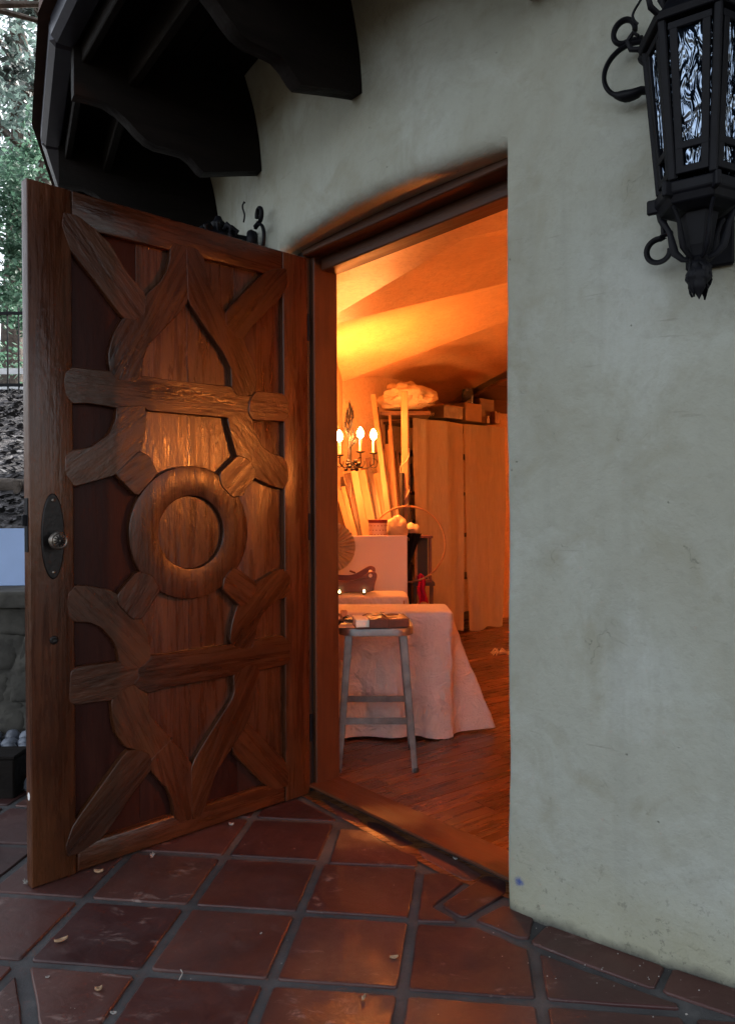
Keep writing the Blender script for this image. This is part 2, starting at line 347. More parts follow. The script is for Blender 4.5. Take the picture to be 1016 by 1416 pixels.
class G:
    """collects simple shapes into one mesh"""
    def __init__(s): s.v = []; s.f = []
    def add(s, v, f):
        k = len(s.v); s.v += [Vector(p) for p in v]; s.f += [tuple(i + k for i in q) for q in f]; return s
    def box(s, c, d, rot=None):
        x, y, z = d[0] / 2, d[1] / 2, d[2] / 2
        v = [Vector(p) for p in ((-x, -y, -z), (x, -y, -z), (x, y, -z), (-x, y, -z), (-x, -y, z), (x, -y, z), (x, y, z), (-x, y, z))]
        if rot: R = Euler(rot).to_matrix(); v = [R @ p for p in v]
        return s.add([p + Vector(c) for p in v], [(0, 3, 2, 1), (4, 5, 6, 7), (0, 1, 5, 4), (1, 2, 6, 5), (2, 3, 7, 6), (3, 0, 4, 7)])
    def bar(s, a, b, w, h=None, up=(0, 0, 1)):
        a, b = Vector(a), Vector(b); h = h or w; d = (b - a).normalized()
        u = Vector(up)
        if abs(d.dot(u)) > 0.98: u = Vector((0, 1, 0))
        r = d.cross(u).normalized(); t = r.cross(d)
        v = [p + r * (w / 2 * i) + t * (h / 2 * j) for p in (a, b) for i, j in ((-1, -1), (1, -1), (1, 1), (-1, 1))]
        return s.add(v, [(0, 3, 2, 1), (4, 5, 6, 7), (0, 1, 5, 4), (1, 2, 6, 5), (2, 3, 7, 6), (3, 0, 4, 7)])
    def tube(s, pts, rad, n=8, caps=True, flat=1.0):
        pts = [Vector(p) for p in pts]; m = len(pts)
        rads = rad if isinstance(rad, (list, tuple)) else [rad] * m
        t0 = (pts[1] - pts[0]).normalized()
        u = Vector((0, 0, 1)) if abs(t0.z) < 0.9 else Vector((1, 0, 0))
        nrm = (u - t0 * u.dot(t0)).normalized(); v = []
        for i in range(m):
            t = (pts[min(i + 1, m - 1)] - pts[max(i - 1, 0)]).normalized()
            nrm = (nrm - t * nrm.dot(t)).normalized(); bn = t.cross(nrm)
            for k in range(n):
                a = 2 * pi * k / n
                v.append(pts[i] + (nrm * cos(a) + bn * sin(a) * flat) * rads[i])
        f = [(i * n + k, i * n + (k + 1) % n, (i + 1) * n + (k + 1) % n, (i + 1) * n + k) for i in range(m - 1) for k in range(n)]
        if caps: f += [tuple(range(n - 1, -1, -1)), tuple((m - 1) * n + k for k in range(n))]
        return s.add(v, f)
    def lathe(s, prof, n=20, c=(0, 0, 0), ax='z', a0=0.0):
        v = []; m = len(prof)
        for r, z in prof:
            for k in range(n):
                a = a0 + 2 * pi * k / n; p = (r * cos(a), r * sin(a), z)
                if ax == 'y': p = (p[0], p[2], p[1])
                v.append(Vector(p) + Vector(c))
        f = [(i * n + k, i * n + (k + 1) % n, (i + 1) * n + (k + 1) % n, (i + 1) * n + k) for i in range(m - 1) for k in range(n)]
        f += [tuple(range(n - 1, -1, -1)), tuple((m - 1) * n + k for k in range(n))]
        return s.add(v, f)
    def grid(s, fn, nu, nv, wrap=False):
        v = [fn(i / (nu if wrap else nu - 1), j / (nv - 1)) for j in range(nv) for i in range(nu)]
        f = []
        for j in range(nv - 1):
            for i in range(nu if wrap else nu - 1):
                f.append((j * nu + i, j * nu + (i + 1) % nu, (j + 1) * nu + (i + 1) % nu, (j + 1) * nu + i))
        return s.add(v, f)
    def me(s, name='m', smooth=0, bevel=0.0, seg=1):
        me = meshd(name, s.v, s.f)
        bm = bmesh.new(); bm.from_mesh(me)
        bmesh.ops.recalc_face_normals(bm, faces=bm.faces)
        if bevel: bmesh.ops.bevel(bm, geom=[e for e in bm.edges if e.calc_face_angle(0) > 0.4], offset=bevel, segments=seg, affect='EDGES', profile=0.6)
        bm.to_mesh(me); bm.free()
        if smooth: auto_smooth(me, smooth)
        return me
    def obj(s, name, mat, parent=None, loc=(0, 0, 0), rot=(0, 0, 0), smooth=0, bevel=0.0, seg=1):
        return link(name, s.me(name, smooth, bevel, seg), mat, parent, loc, rot)

def tag(o, label=None, cat=None, group=None, kind=None):
    if label: o['label'] = label
    if cat: o['category'] = cat
    if group: o['group'] = group
    if kind: o['kind'] = kind
    return o

def thing(name, label, cat, loc=(0, 0, 0), rz=0.0, group=None):
    o = bpy.data.objects.new(name, None); COL.objects.link(o); o.location = loc; o.rotation_euler = (0, 0, rz)
    o.empty_display_size = 0.1
    return tag(o, label, cat, group)

def chaikin(p, it=1, q=0.22):
    for _ in range(it):
        r = []
        for i in range(len(p)):
            a, b = p[i], p[(i + 1) % len(p)]
            r.append((a[0] + (b[0] - a[0]) * q, a[1] + (b[1] - a[1]) * q)); r.append((b[0] + (a[0] - b[0]) * q, b[1] + (a[1] - b[1]) * q))
        p = r
    return p

def area(p): return sum(p[i][0] * p[(i + 1) % len(p)][1] - p[(i + 1) % len(p)][0] * p[i][1] for i in range(len(p))) / 2

def inset(p, d):
    """move a counter-clockwise outline inwards by d"""
    n = len(p); r = []
    for i in range(n):
        a, b, c = Vector(p[i - 1]), Vector(p[i]), Vector(p[(i + 1) % n])
        e1 = (b - a); e2 = (c - b)
        if e1.length < 1e-6 or e2.length < 1e-6: r.append(p[i]); continue
        n1 = Vector((-e1.y, e1.x)).normalized(); n2 = Vector((-e2.y, e2.x)).normalized()
        m = n1 + n2
        if m.length < 0.3: r.append(tuple(b + n1 * d)); continue
        m.normalize(); k = d / max(0.5, m.dot(n1)); r.append(tuple(b + m * k))
    return r

def prism(p, h0, h1, bev=0.003, steps=((0, 0), (0.35, 0.65), (1, 1)), bottom=False):
    """upright prism over a 2D outline with a rounded upper edge (heights along local +Z)"""
    if area(p) < 0: p = p[::-1]
    n = len(p); v = [(x, y, h0) for x, y in p]; rings = 1
    for a, b in steps:
        q = inset(p, bev * a) if a else p
        v += [(x, y, h1 - bev * (1 - b)) for x, y in q]; rings += 1
    f = [(r * n + i, r * n + (i + 1) % n, (r + 1) * n + (i + 1) % n, (r + 1) * n + i) for r in range(rings - 1) for i in range(n)]
    f.append(tuple((rings - 1) * n + i for i in range(n)))
    if bottom: f.append(tuple(range(n - 1, -1, -1)))
    return v, f

# ------------------------------------------------------------------ plan of the place
TC = Vector((3.199, 5.415)); TR = 4.245                  # round tower: centre and outer radius
HINGE = Vector((-0.242, 3.115)); WD = Vector((0.650, -0.760)); NI = Vector((0.760, 0.650))   # hinge, along the doorway, into the room
def dw(t, d, z=0.0):
    p = HINGE + WD * t + NI * d
    return Vector((p.x, p.y, z))
RC = Vector((2.90, 5.06)); RR = 3.3; RZ = 2.24; RA = 3.16   # room: centre, radius, wall top, apex
FZ = 0.026                                                # room floor level
def pol(c, r, az, z=0.0):
    return Vector((c.x + r * cos(radians(az)), c.y + r * sin(radians(az)), z))

# ------------------------------------------------------------------ ground, terrace and tiles
g = G().grid(lambda u, v: Vector((-700 + 1400 * u, -700 + 1400 * v, -0.06)), 2, 2)
tag(g.obj('ground', M['dirt']), 'bare brown earth around the terrace', kind='structure')

terrace = tag(G().grid(lambda u, v: Vector((-2.6 + 6.4 * u, -1.2 + 4.9 * v, 0.0015 * noise.noise(Vector((u * 60, v * 50, 0))))), 150, 130).obj('terrace', M['grout']),
              'grey grout bed of the terracotta terrace', kind='structure')
GO = Vector((-0.9156, 1.9621)); GA = Vector((0.3316, -0.0422)); GB = Vector((0.0445, 0.3181))
def gp(i, j): return GO + GA * i + GB * j
RING = TR + 0.128
def add_tile(poly, hz=None, q=0.10):
    poly = [tuple(p) for p in poly]
    if abs(area(poly)) < 0.004: return
    if area(poly) < 0: poly = poly[::-1]
    cx = sum(p[0] for p in poly) / len(poly); cy = sum(p[1] for p in poly) / len(poly)
    loc = [(p[0] - cx, p[1] - cy) for p in poly]
    # hand made edges: subdivide and wobble
    r = []
    for i in range(len(loc)):
        a, b = Vector(loc[i]), Vector(loc[(i + 1) % len(loc)]); L = (b - a).length; k = max(1, int(L / 0.045))
        for s in range(k):
            p = a.lerp(b, s / k); w = noise.noise(Vector((p.x * 17 + cx * 9, p.y * 17 + cy * 9, 3))) * 0.0035
            r.append((p.x + w, p.y + w * 0.6))
    v, f = prism(chaikin(r, 1, 0.14), -0.006, RNG.uniform(0.0035, 0.0062) if hz is None else hz, 0.004, ((0, 0), (0.3, 0.7), (1, 1)))
    me = meshd('paving_tile', v, f); auto_smooth(me, 50)
    o = link('paving_tile', me, M['tile'], terrace, (cx, cy, 0.002), (RNG.uniform(-0.004, 0.004), RNG.uniform(-0.004, 0.004), 0))
def clip_line(poly, p, n):
    """keep the side where (x-p).n >= 0"""
    out = []
    for i in range(len(poly)):
        a, b = Vector(poly[i]), Vector(poly[(i + 1) % len(poly)])
        da, db = (a - p).dot(n), (b - p).dot(n)
        if da >= 0: out.append(a)
        if da * db < 0: out.append(a + (b - a) * (da / (da - db)))
    return out
def clip_ring(poly, rad):
    dense = []
    for i in range(len(poly)):
        a, b = Vector(poly[i]), Vector(poly[(i + 1) % len(poly)])
        for s in range(6): dense.append(a.lerp(b, s / 6))
    if all((p - TC).length < rad for p in dense): return []
    n = len(dense); st0 = next((k for k in range(n) if (dense[k] - TC).length >= rad and (dense[k - 1] - TC).length < rad), None)
    if st0 is None: return dense
    seq = [dense[(st0 + k) % n] for k in range(n)]
    out = [p for p in seq if (p - TC).length >= rad]
    def cross(a, b):
        lo, hi = 0.0, 1.0
        for _ in range(24):
            m = (lo + hi) / 2
            if (a.lerp(b, m) - TC).length >= rad: lo = m
            else: hi = m
        return a.lerp(b, lo)
    last = max(k for k in range(n) if (seq[k] - TC).length >= rad)
    pin = cross(seq[last], seq[(last + 1) % n]); pout = cross(seq[0], seq[-1])
    a0 = atan2((pin - TC).y, (pin - TC).x); a1 = atan2((pout - TC).y, (pout - TC).x)
    arc = [TC + Vector((cos(a0 + (a1 - a0) * k / 6), sin(a0 + (a1 - a0) * k / 6))) * rad for k in range(7)]
    return out + arc
GAP = 0.0150
DIAG = (gp(0, 0), (gp(0.72, -1) - gp(0, 0)).normalized())
TRACED = {(3, 1): 'x', (2, 2): 'x', (3, 2): 'x', (4, 1): 'x', (2, 3): 'x', (3, 3): 'x'}
cut_n = Vector((-NI.x, -NI.y))
for i in range(-5, 9):
    for j in range(-9, 6):
        if (i, j) in TRACED: continue
        c = gp(i + 0.5, j + 0.5)
        if c.x < -2.55 or c.y > 3.6 or c.y < -1.1 or c.x > 3.6: continue
        jx = lambda: RNG.uniform(-0.004, 0.004)
        e1, e2 = GAP / 0.334, GAP / 0.321
        P = [gp(i + e1 + jx(), j + e2 + jx()), gp(i + 1 - e1 + jx(), j + e2 + jx()), gp(i + 1 - e1 + jx(), j + 1 - e2 + jx()), gp(i + e1 + jx(), j + 1 - e2 + jx())]
        if j == -1 and i == 0:
            nn = Vector((-DIAG[1].y, DIAG[1].x)); P1 = clip_line(P, DIAG[0] + nn * 0.018, nn); P2 = clip_line(P, DIAG[0] - nn * 0.018, -nn)
            add_tile(P1); add_tile(P2); continue
        P = clip_line(P, dw(0, -0.074).xy, cut_n)
        if len(P) < 3: continue
        cc_ = c - TC; ang_ = math.degrees(atan2(cc_.y, cc_.x))
        if (ang_ > -131.5 or ang_ < -147.5) and min((p - TC).length for p in P) < RING: P = clip_ring(P, RING + 0.016)
        if len(P) < 3: continue
        add_tile(P)
BORDER = [
    [(0.214, 2.238), (0.262, 2.175), (0.28, 2.171), (0.42, 2.301), (0.434, 2.376), (0.378, 2.417), (0.334, 2.372)],
    [(0.303, 2.153), (0.382, 2.219), (0.40, 2.232), (0.475, 2.17), (0.442, 2.065), (0.407, 2.066), (0.347, 2.119)],
    [(0.182, 2.538), (0.296, 2.39), (0.325, 2.378), (0.368, 2.418), (0.316, 2.493), (0.211, 2.615), (0.167, 2.61)],
    [(-0.007, 2.787), (0.105, 2.619), (0.163, 2.645), (0.095, 2.745), (0.033, 2.826), (-0.01, 2.84)],
    [(-0.203, 3.069), (-0.114, 2.878), (-0.037, 2.819), (-0.024, 2.844), (-0.098, 2.949), (-0.181, 3.06)],
    [(0.176, 2.43), (0.246, 2.434), (0.299, 2.373), (0.184, 2.23), (0.254, 2.147), (0.136, 2.15)],
    [(-0.134, 2.505), (-0.108, 2.77), (-0.026, 2.757), (0.099, 2.595), (0.163, 2.547), (0.157, 2.482)],
]
for P in BORDER: add_tile(P)
# grid tiles right of the cut row and the ring of radial border tiles along the tower
add_tile(clip_ring([gp(4.05, 0.95), gp(4.05, 0.05), gp(4.95, 0.05), gp(4.95, 0.95)], RING + 0.016)) if False else None
for k in range(14):
    a0, a1 = -129.45 + k * 4.6 + 0.13, -129.45 + (k + 1) * 4.6 - 0.13
    inner = [pol(TC, TR + 0.004, a0 + (a1 - a0) * s / 4).xy for s in range(5)]
    outer = [pol(TC, RING - 0.014, a1 + (a0 - a1) * s / 4).xy for s in range(5)]
    add_tile(inner + outer, 0.005)
for k in range(5):
    a0, a1 = -148.9 - k * 4.6 - 0.16, -148.9 - (k + 1) * 4.6 + 0.16
    inner = [pol(TC, TR + 0.004, a0 + (a1 - a0) * s / 4).xy for s in range(5)]
    outer = [pol(TC, RING - 0.014, a1 + (a0 - a1) * s / 4).xy for s in range(5)]
    add_tile(inner + outer, 0.005)

# ------------------------------------------------------------------ the tower
tower = thing('round_tower', 'round sage green plaster tower with a deep dark timber eave and arched doorway', 'building', (TC.x, TC.y, 0))
TO = Vector((TC.x, TC.y, 0))
def tr_r(z):      # the wall flares out into the eave
    k = max(0.0, min(1.0, (z - 2.60) / 0.45)); return TR + 0.085 * k * k
AL, AR = -146.9, -131.15            # doorway corners (degrees round the tower)
def head(f): return 2.268 + 0.016 * sin(pi * max(0, min(1, f)))
def surf(az, z, depth=0.0):
    for e in (AL, AR):      # hand made, slightly wavering jamb edges
        if abs(az - e) < 3: az = az + (0.085 * noise.noise(Vector((z * 3.1, e, 0))) + 0.035 * noise.noise(Vector((z * 11, e, 5)))) * (1 - abs(az - e) / 3)
    p = pol(TC, tr_r(z), az, z)
    q = Vector((p.x * 0.9 + az * 0.01, p.y * 1.0, z * 1.0))
    w = 0.007 * noise.noise(q * 1.7) + 0.0035 * noise.noise(q * 5.0 + Vector((7, 1, 2))) + 0.0012 * noise.noise(q * 14)
    d = Vector((p.x - TC.x, p.y - TC.y, 0)).normalized()
    return p + d * w
ZTOP = 3.06
ER, EH = 0.026, 0.055               # edge rounding at jambs and head
dz_of = lambda e: e
az_per_m = degrees_per_m = 180 / pi / TR
azL, azR = AL - ER * az_per_m, AR + ER * az_per_m
cols_mid = [azL] + [AL + (AR - AL) * k / 26 for k in range(0, 27)] + [azR]
zs = [2.2 * k / 92 for k in range(93)]
v = []; f = []
def vid(p): v.append(p - TO); return len(v) - 1
def zhead(az): return head((az - AL) / (AR - AL)) + EH
ztop_n = 30
# right and left fields
def field(azs, zlist):
    ids = [[vid(surf(a, z)) for a in azs] for z in zlist]
    for r in range(len(zlist) - 1):
        for c in range(len(azs) - 1): f.append((ids[r][c], ids[r][c + 1], ids[r + 1][c + 1], ids[r + 1][c]))
jz = [head(0) * k / 96 for k in range(97)] + [zhead(AR)]
topz = lambda a, k: zhead(a) + (ZTOP - zhead(a)) * k / ztop_n
right_az = [azR + (0.3 * k if k < 70 else 21 + (k - 70) * 3.0) for k in range(70 + 40)]
left_az = [azL - (0.4 * k if k < 45 else 18 + (k - 45) * 3.0) for k in range(45 + 22)][::-1]
for azs in (right_az, left_az):
    field(azs, jz + [topz(AR, k) for k in range(1, ztop_n + 1)])
ids = [[vid(surf(a, topz(a, k))) for a in cols_mid] for k in range(ztop_n + 1)]
for r in range(ztop_n):
    for c in range(len(cols_mid) - 1): f.append((ids[r][c], ids[r][c + 1], ids[r + 1][c + 1], ids[r + 1][c]))
# rounded edge and reveal swept round the opening
HJ = head(0)
jzp = [HJ * k / 96 for k in range(97)]
path = [(AR, z, 1, 0, 0) for z in jzp[:-1]] + [(AR, HJ, 1, 1, .5)] + [(a, head((a - AL) / (AR - AL)), 0, 1, 1) for a in cols_mid[2:-2][::-1]] + [(AL, HJ, -1, 1, .5)] + [(AL, z, -1, 0, 0) for z in jzp[:-1][::-1]]
prof = [(1 - sin(a), 1 - cos(a)) for a in [pi / 2 * k / 6 for k in range(7)]]
deep = [0.07, 0.13, 0.20]
rows = []
for az, z, da, dz, hm in path:
    row = []
    for k in range(len(prof) + len(deep)):
        e = prof[k][0] if k < len(prof) else 0.0
        rad = ER + (EH - ER) * hm
        base = surf(az + da * e * ER * az_per_m, z + dz * e * EH)
        depth = prof[k][1] * rad if k < len(prof) else rad + deep[k - len(prof)]
        row.append(vid(base + Vector((NI.x, NI.y, 0)) * depth))
    rows.append(row)
for a, b in zip(rows, rows[1:]):
    for k in range(len(a) - 1): f.append((a[k], a[k + 1], b[k + 1], b[k]))
wall = link('wall', meshd('wall', v, f), M['plaster'], tower, smooth=True)
bm = bmesh.new(); bm.from_mesh(wall.data); bmesh.ops.remove_doubles(bm, verts=bm.verts, dist=0.0004); bmesh.ops.recalc_face_normals(bm, faces=bm.faces); bm.to_mesh(wall.data); bm.free()
wall.matrix_parent_inverse = Matrix.Identity(4)
# the material reads place coordinates of the tower plaster
for nd in M['plaster'].node_tree.nodes:
    if nd.type == 'MAPPING' and tuple(nd.inputs['Scale'].default_value) == (1, 1, 1): nd.inputs['Location'].default_value = (TC.x, TC.y, 0)

# room shell: twelve sided wall and folded plaster ceiling
Lc, Mc, Rc = dw(-0.30, 0.33, RZ), dw(0.565, 0.34, RZ), dw(1.25, 0.33, RZ)
ring = [pol(RC, RR, a, RZ) for a in (250, 280, 310, 340, 10, 40, 70, 100, 130, 160, 192)]
chain = [Rc] + ring + [Lc]
v = []; f = []
for a in chain: v += [a - TO + Vector((0, 0, 0.2)), Vector((a.x, a.y, 0)) - TO]
for k in range(len(chain) - 1): f.append((2 * k, 2 * k + 2, 2 * k + 3, 2 * k + 1))
link('room_wall', meshd('room_wall', v, f), M['room'], tower)
for a, b in ((dw(-0.03, 0.15), Lc), (dw(1.16, 0.15), Rc)):
    g = G().add([Vector((a.x, a.y, 0)), Vector((b.x, b.y, 0)), Vector((b.x, b.y, RZ + .02)), Vector((a.x, a.y, RZ + .02))], [(0, 1, 2, 3)])
    g.v = [p - TO for p in g.v]; link('door_reveal', g.me(), M['room'], tower)
g = G().add([p - TO for p in (dw(-0.30, 0.10, RZ + 0.012), dw(1.25, 0.10, RZ + 0.012), Rc, Mc, Lc)], [(0, 1, 2, 3, 4)])
link('door_head', g.me(), M['room'], tower)
apex = Vector((RC.x, RC.y, RA))
cring = [Mc] + ring
for k in range(len(cring)):
    a, b = cring[k], cring[(k + 1) % len(cring)]
    # each panel is slightly dished between its ribs
    mid = (a + b) / 2; sag = 0.13
    def pt(u, w, a=a, b=b):
        p = a.lerp(b, u).lerp(apex, w); return p + Vector((0, 0, sag * 4 * u * (1 - u) * (1 - w)))
    gg = G().grid(lambda u, w: pt(u, w * 0.999) - TO, 11, 13)
    link('ceiling_panel', gg.me(smooth=35), M['room'], tower)
for a, b, c in ((ring[-1], Lc, Mc), (Mc, Rc, ring[0])):
    link('ceiling_edge', G().add([p - TO for p in (a, b, c)], [(0, 1, 2)]).me(), M['room'], tower)

# door frame
def frame_box(name, t0, t1, d0, d1, z0, z1, mat, bevel=0.003, grain_up=False):
    c = dw((t0 + t1) / 2, (d0 + d1) / 2, (z0 + z1) / 2) - TO
    rz = atan2(WD.y, WD.x)
    if grain_up:
        o = G().box((0, 0, 0), (z1 - z0, d1 - d0, t1 - t0)).obj(name, mat, tower, c, bevel=bevel)
        o.rotation_euler = (Matrix.Rotation(rz, 3, 'Z') @ Matrix.Rotation(-pi / 2, 3, 'Y')).to_euler()
    else:
        o = G().box((0, 0, 0), (t1 - t0, d1 - d0, z1 - z0)).obj(name, mat, tower, c, (0, 0, rz), bevel=bevel)
    return o
frame_box('door_jamb', -0.075, -0.022, -0.005, 0.05, 0.0, 2.30, M['black'], 0.002, True)
frame_box('door_jamb', -0.075, 0.0, 0.03, 0.155, 0.0, 2.30, M['frame'], 0.004, True)
frame_box('door_jamb', 1.13, 1.20, 0.0, 0.155, 0.0, 2.30, M['frame'], 0.004, True)
frame_box('lintel', -0.02, 1.128, -0.015, 0.066, 2.247, 2.34, M['frame'], 0.004)
frame_box('lintel_stop', 0.001, 1.129, 0.068, 0.155, 2.196, 2.34, M['frame'], 0.004)
frame_box('threshold', -0.02, 1.15, -0.004, 0.15, 0.031, 0.043, M['frame'], 0.004)
frame_box('sill_shade', -0.02, 1.15, 0.035, 0.13, -0.02, 0.0305, M['black'], 0.001)  # black block added for the shade in the gap under the sill

# eave: polygonal gutter, fascia, inner board, boarded soffit, shaped brackets, roof
BR0 = -139.5
NB = 36
def eave_ring(name, r0, r1, z0, z1, mat, a_from=-36, a_to=22, parent=tower):
    for k in range(a_from // 2, a_to // 2):
        aa, bb = BR0 + 10 * k, BR0 + 10 * (k + 1)
        P = []
        for a in (aa, bb):
            for r, z in ((r0, z0), (r1, z0), (r1, z1), (r0, z1)): P.append(pol(TC, r, a, z) - TO)
        gg = G().add(P, [(0, 1, 2, 3), (4, 7, 6, 5), (0, 4, 5, 1), (1, 5, 6, 2), (2, 6, 7, 3), (3, 7, 4, 0)])
        yield gg
def add_ring(name, *a, mat, n0=-8, n1=7, bevel=0.004):
    r0, r1, z0, z1 = a
    for k in range(n0, n1):
        aa, bb = BR0 + 10 * k, BR0 + 10 * (k + 1)
        A, B = pol(TC, (r0 + r1) / 2, aa), pol(TC, (r0 + r1) / 2, bb); mid = (A + B) / 2
        L = (B - A).length; rz = atan2(B.y - A.y, B.x - A.x)
        o = G().box((0, 0, 0), (L + (r1 - r0) * 0.15, r1 - r0, z1 - z0)).obj(name, mat, tower, (mid.x - TO.x, mid.y - TO.y, (z0 + z1) / 2), (0, 0, rz), bevel=bevel)
add_ring('gutter', 4.985, 5.09, 2.955, 3.07, mat=M['gutter'], bevel=0.022)
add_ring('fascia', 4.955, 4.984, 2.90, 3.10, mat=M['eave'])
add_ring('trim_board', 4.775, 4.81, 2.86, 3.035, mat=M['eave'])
for k in range(-8, 7):            # soffit boards, laid round the tower between the brackets
    for r in range(4):
        r0 = TR - 0.06 + r * 0.20; r1 = r0 + 0.194
        aa, bb = BR0 + 10 * k, BR0 + 10 * (k + 1)
        P = [pol(TC, q, a, z) - TO for a in (aa, bb) for q, z in ((r0, 3.036), (r1, 3.036), (r1, 3.06), (r0, 3.06))]
        mid = sum(P, Vector()) / 8; rz = radians((aa + bb) / 2 + 90)
        Rm = Matrix.Rotation(-rz, 3, 'Z')
        gg = G().add([Rm @ (p - mid) for p in P], [(0, 1, 2, 3), (4, 7, 6, 5), (0, 4, 5, 1), (1, 5, 6, 2), (2, 6, 7, 3), (3, 7, 4, 0)])
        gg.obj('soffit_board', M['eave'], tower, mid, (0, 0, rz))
BPROF = [(4.20, 2.665), (4.245, 2.652), (4.33, 2.632), (4.505, 2.588), (4.525, 2.60), (4.555, 2.63), (4.59, 2.650), (4.65, 2.652), (4.70, 2.652), (4.74, 2.665), (4.775, 2.69), (4.81, 2.722), (4.85, 2.752), (4.90, 2.772), (4.955, 2.775), (5.01, 2.772), (5.01, 3.034), (4.2, 3.034)]
bv, bf = prism([(a - 4.2, z) for a, z in BPROF], -0.032, 0.032, 0.004, bottom=True)
bme = meshd('bracket', bv, bf); auto_smooth(bme, 30)
for k in range(-8, 8):
    az = BR0 + 10 * k + (0.0 if k else 0.0)
    p = pol(TC, 4.2, az) - TO
    # local X outwards, local Y up, local Z across
    Rm = Matrix.Rotation(radians(az), 3, 'Z') @ Matrix.Rotation(pi / 2, 3, 'X')
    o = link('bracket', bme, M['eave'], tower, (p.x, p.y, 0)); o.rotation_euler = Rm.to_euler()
rv = []; rf = []
for k in range(36):
    rv += [pol(TC, 5.13, BR0 + 10 * k, 3.055) - TO, pol(TC, 5.12, BR0 + 10 * k, 3.14) - TO]
n = len(rv); rv += [Vector((0, 0, 5.0)), Vector((0, 0, 4.9))]
for k in range(36):
    a, b = 2 * k, 2 * ((k + 1) % 36); rf += [(a, b, b + 1, a + 1), (a + 1, b + 1, n), (b, a, n + 1)]
link('roof', meshd('roof', rv, rf), M['roof'], tower)

# ------------------------------------------------------------------ room floor
floor = tag(G().add([pol(RC, RR + 0.45, a, 0.006) for a in range(0, 360, 15)], [tuple(range(24))]).obj('room_floor', M['plank']), 'dark sub floor under the planks of the round room', kind='structure')
FA = radians(36.3); fx = Vector((cos(FA), sin(FA))); fy = Vector((-sin(FA), cos(FA)))
row = 0
yy = -2.3
while yy < 4.2:
    w = RNG.choice((0.105, 0.118, 0.13)); x = -4.0 + RNG.uniform(0, 1.0)
    while x < 6.0:
        L = RNG.uniform(0.55, 1.3); c = Vector((0.6, 4.2)) + fx * (x + L / 2) + fy * (yy + w / 2)
        if (c - RC).length < RR + 1.3 and (c - HINGE).dot(NI) > -1.5 and c.x < 2.3 and c.y < 8.2:
            # keep clear of the door sill
            ok = True
            a, b = c - fx * L / 2, c + fx * L / 2
            da, db = (a - HINGE).dot(NI), (b - HINGE).dot(NI)
            if db < 0.06: continue_ = True
            else: continue_ = False
            if da < 0.06 and not continue_: a = a + (b - a) * ((0.06 - da) / (db - da))
            if continue_: x += L; continue
            L2 = (b - a).length; c2 = (a + b) / 2
            if L2 > 0.05 and (c2 - RC).length < RR + 0.33 + (0.0 if L2 > 0.4 else 0.1):
                G().box((0, 0, 0), (L2 - 0.003, w - 0.003, 0.02)).obj('floor_plank', M['plank'], floor, (c2.x, c2.y, FZ - 0.01 + RNG.uniform(0, 0.0012)), (0, 0, FA), bevel=0.0015)
        x += L
    yy += w

# ------------------------------------------------------------------ the carved door
door = thing('carved_door', 'open heavy brown door with carved interlaced straps around a round medallion', 'door', (HINGE.x, HINGE.y, 0), radians(-136.53))
# door space: x from hinge to free edge, y out of the carved face, z up
UP = Matrix.Rotation(pi / 2, 3, 'X')     # outline plane (x, z) with thickness towards -y; flipped below
def slab(name, pts, y0, y1, mat, bev=0.003, smooth_it=1, grain=None, label=None):
    """flat carved piece: outline in door space, face at y1"""
    if smooth_it:
        pts = pts if area(pts) > 0 else pts[::-1]
        p = chaikin(inset(pts, -0.004), smooth_it, 0.12)
    else: p = pts
    cx = sum(a for a, b in p) / len(p); cz = sum(b for a, b in p) / len(p)
    if grain is None:
        sxx = sum((a - cx) ** 2 for a, b in p); szz = sum((b - cz) ** 2 for a, b in p); sxz = sum((a - cx) * (b - cz) for a, b in p)
        grain = 0.5 * atan2(2 * sxz, sxx - szz)
    c, s = cos(grain), sin(grain)
    q = [((a - cx) * c + (b - cz) * s, -(a - cx) * s + (b - cz) * c) for a, b in p]
    vv, ff = prism(q, y0, y1, bev)
    me = meshd(name, vv, ff)
    bm = bmesh.new(); bm.from_mesh(me); bmesh.ops.recalc_face_normals(bm, faces=bm.faces); bm.to_mesh(me); bm.free()
    auto_smooth(me, 38)
    o = link(name, me, mat, door, (cx, 0, cz))
    # local x -> grain dir in (x,z); local z -> +y ; local y -> perpendicular in plane
    X = Vector((c, 0, s)); Y = Vector((-s, 0, c)); Z = X.cross(Y)
    if Z.y < 0:    # want +y outwards
        me.transform(Matrix.Scale(-1, 4, Vector((0, 0, 1)))); me.flip_normals()
    o.rotation_euler = Matrix((X, Y, Z)).transposed().to_euler()
    if label: o['label'] = label
    return o
DW_, DH = 1.123, 2.236
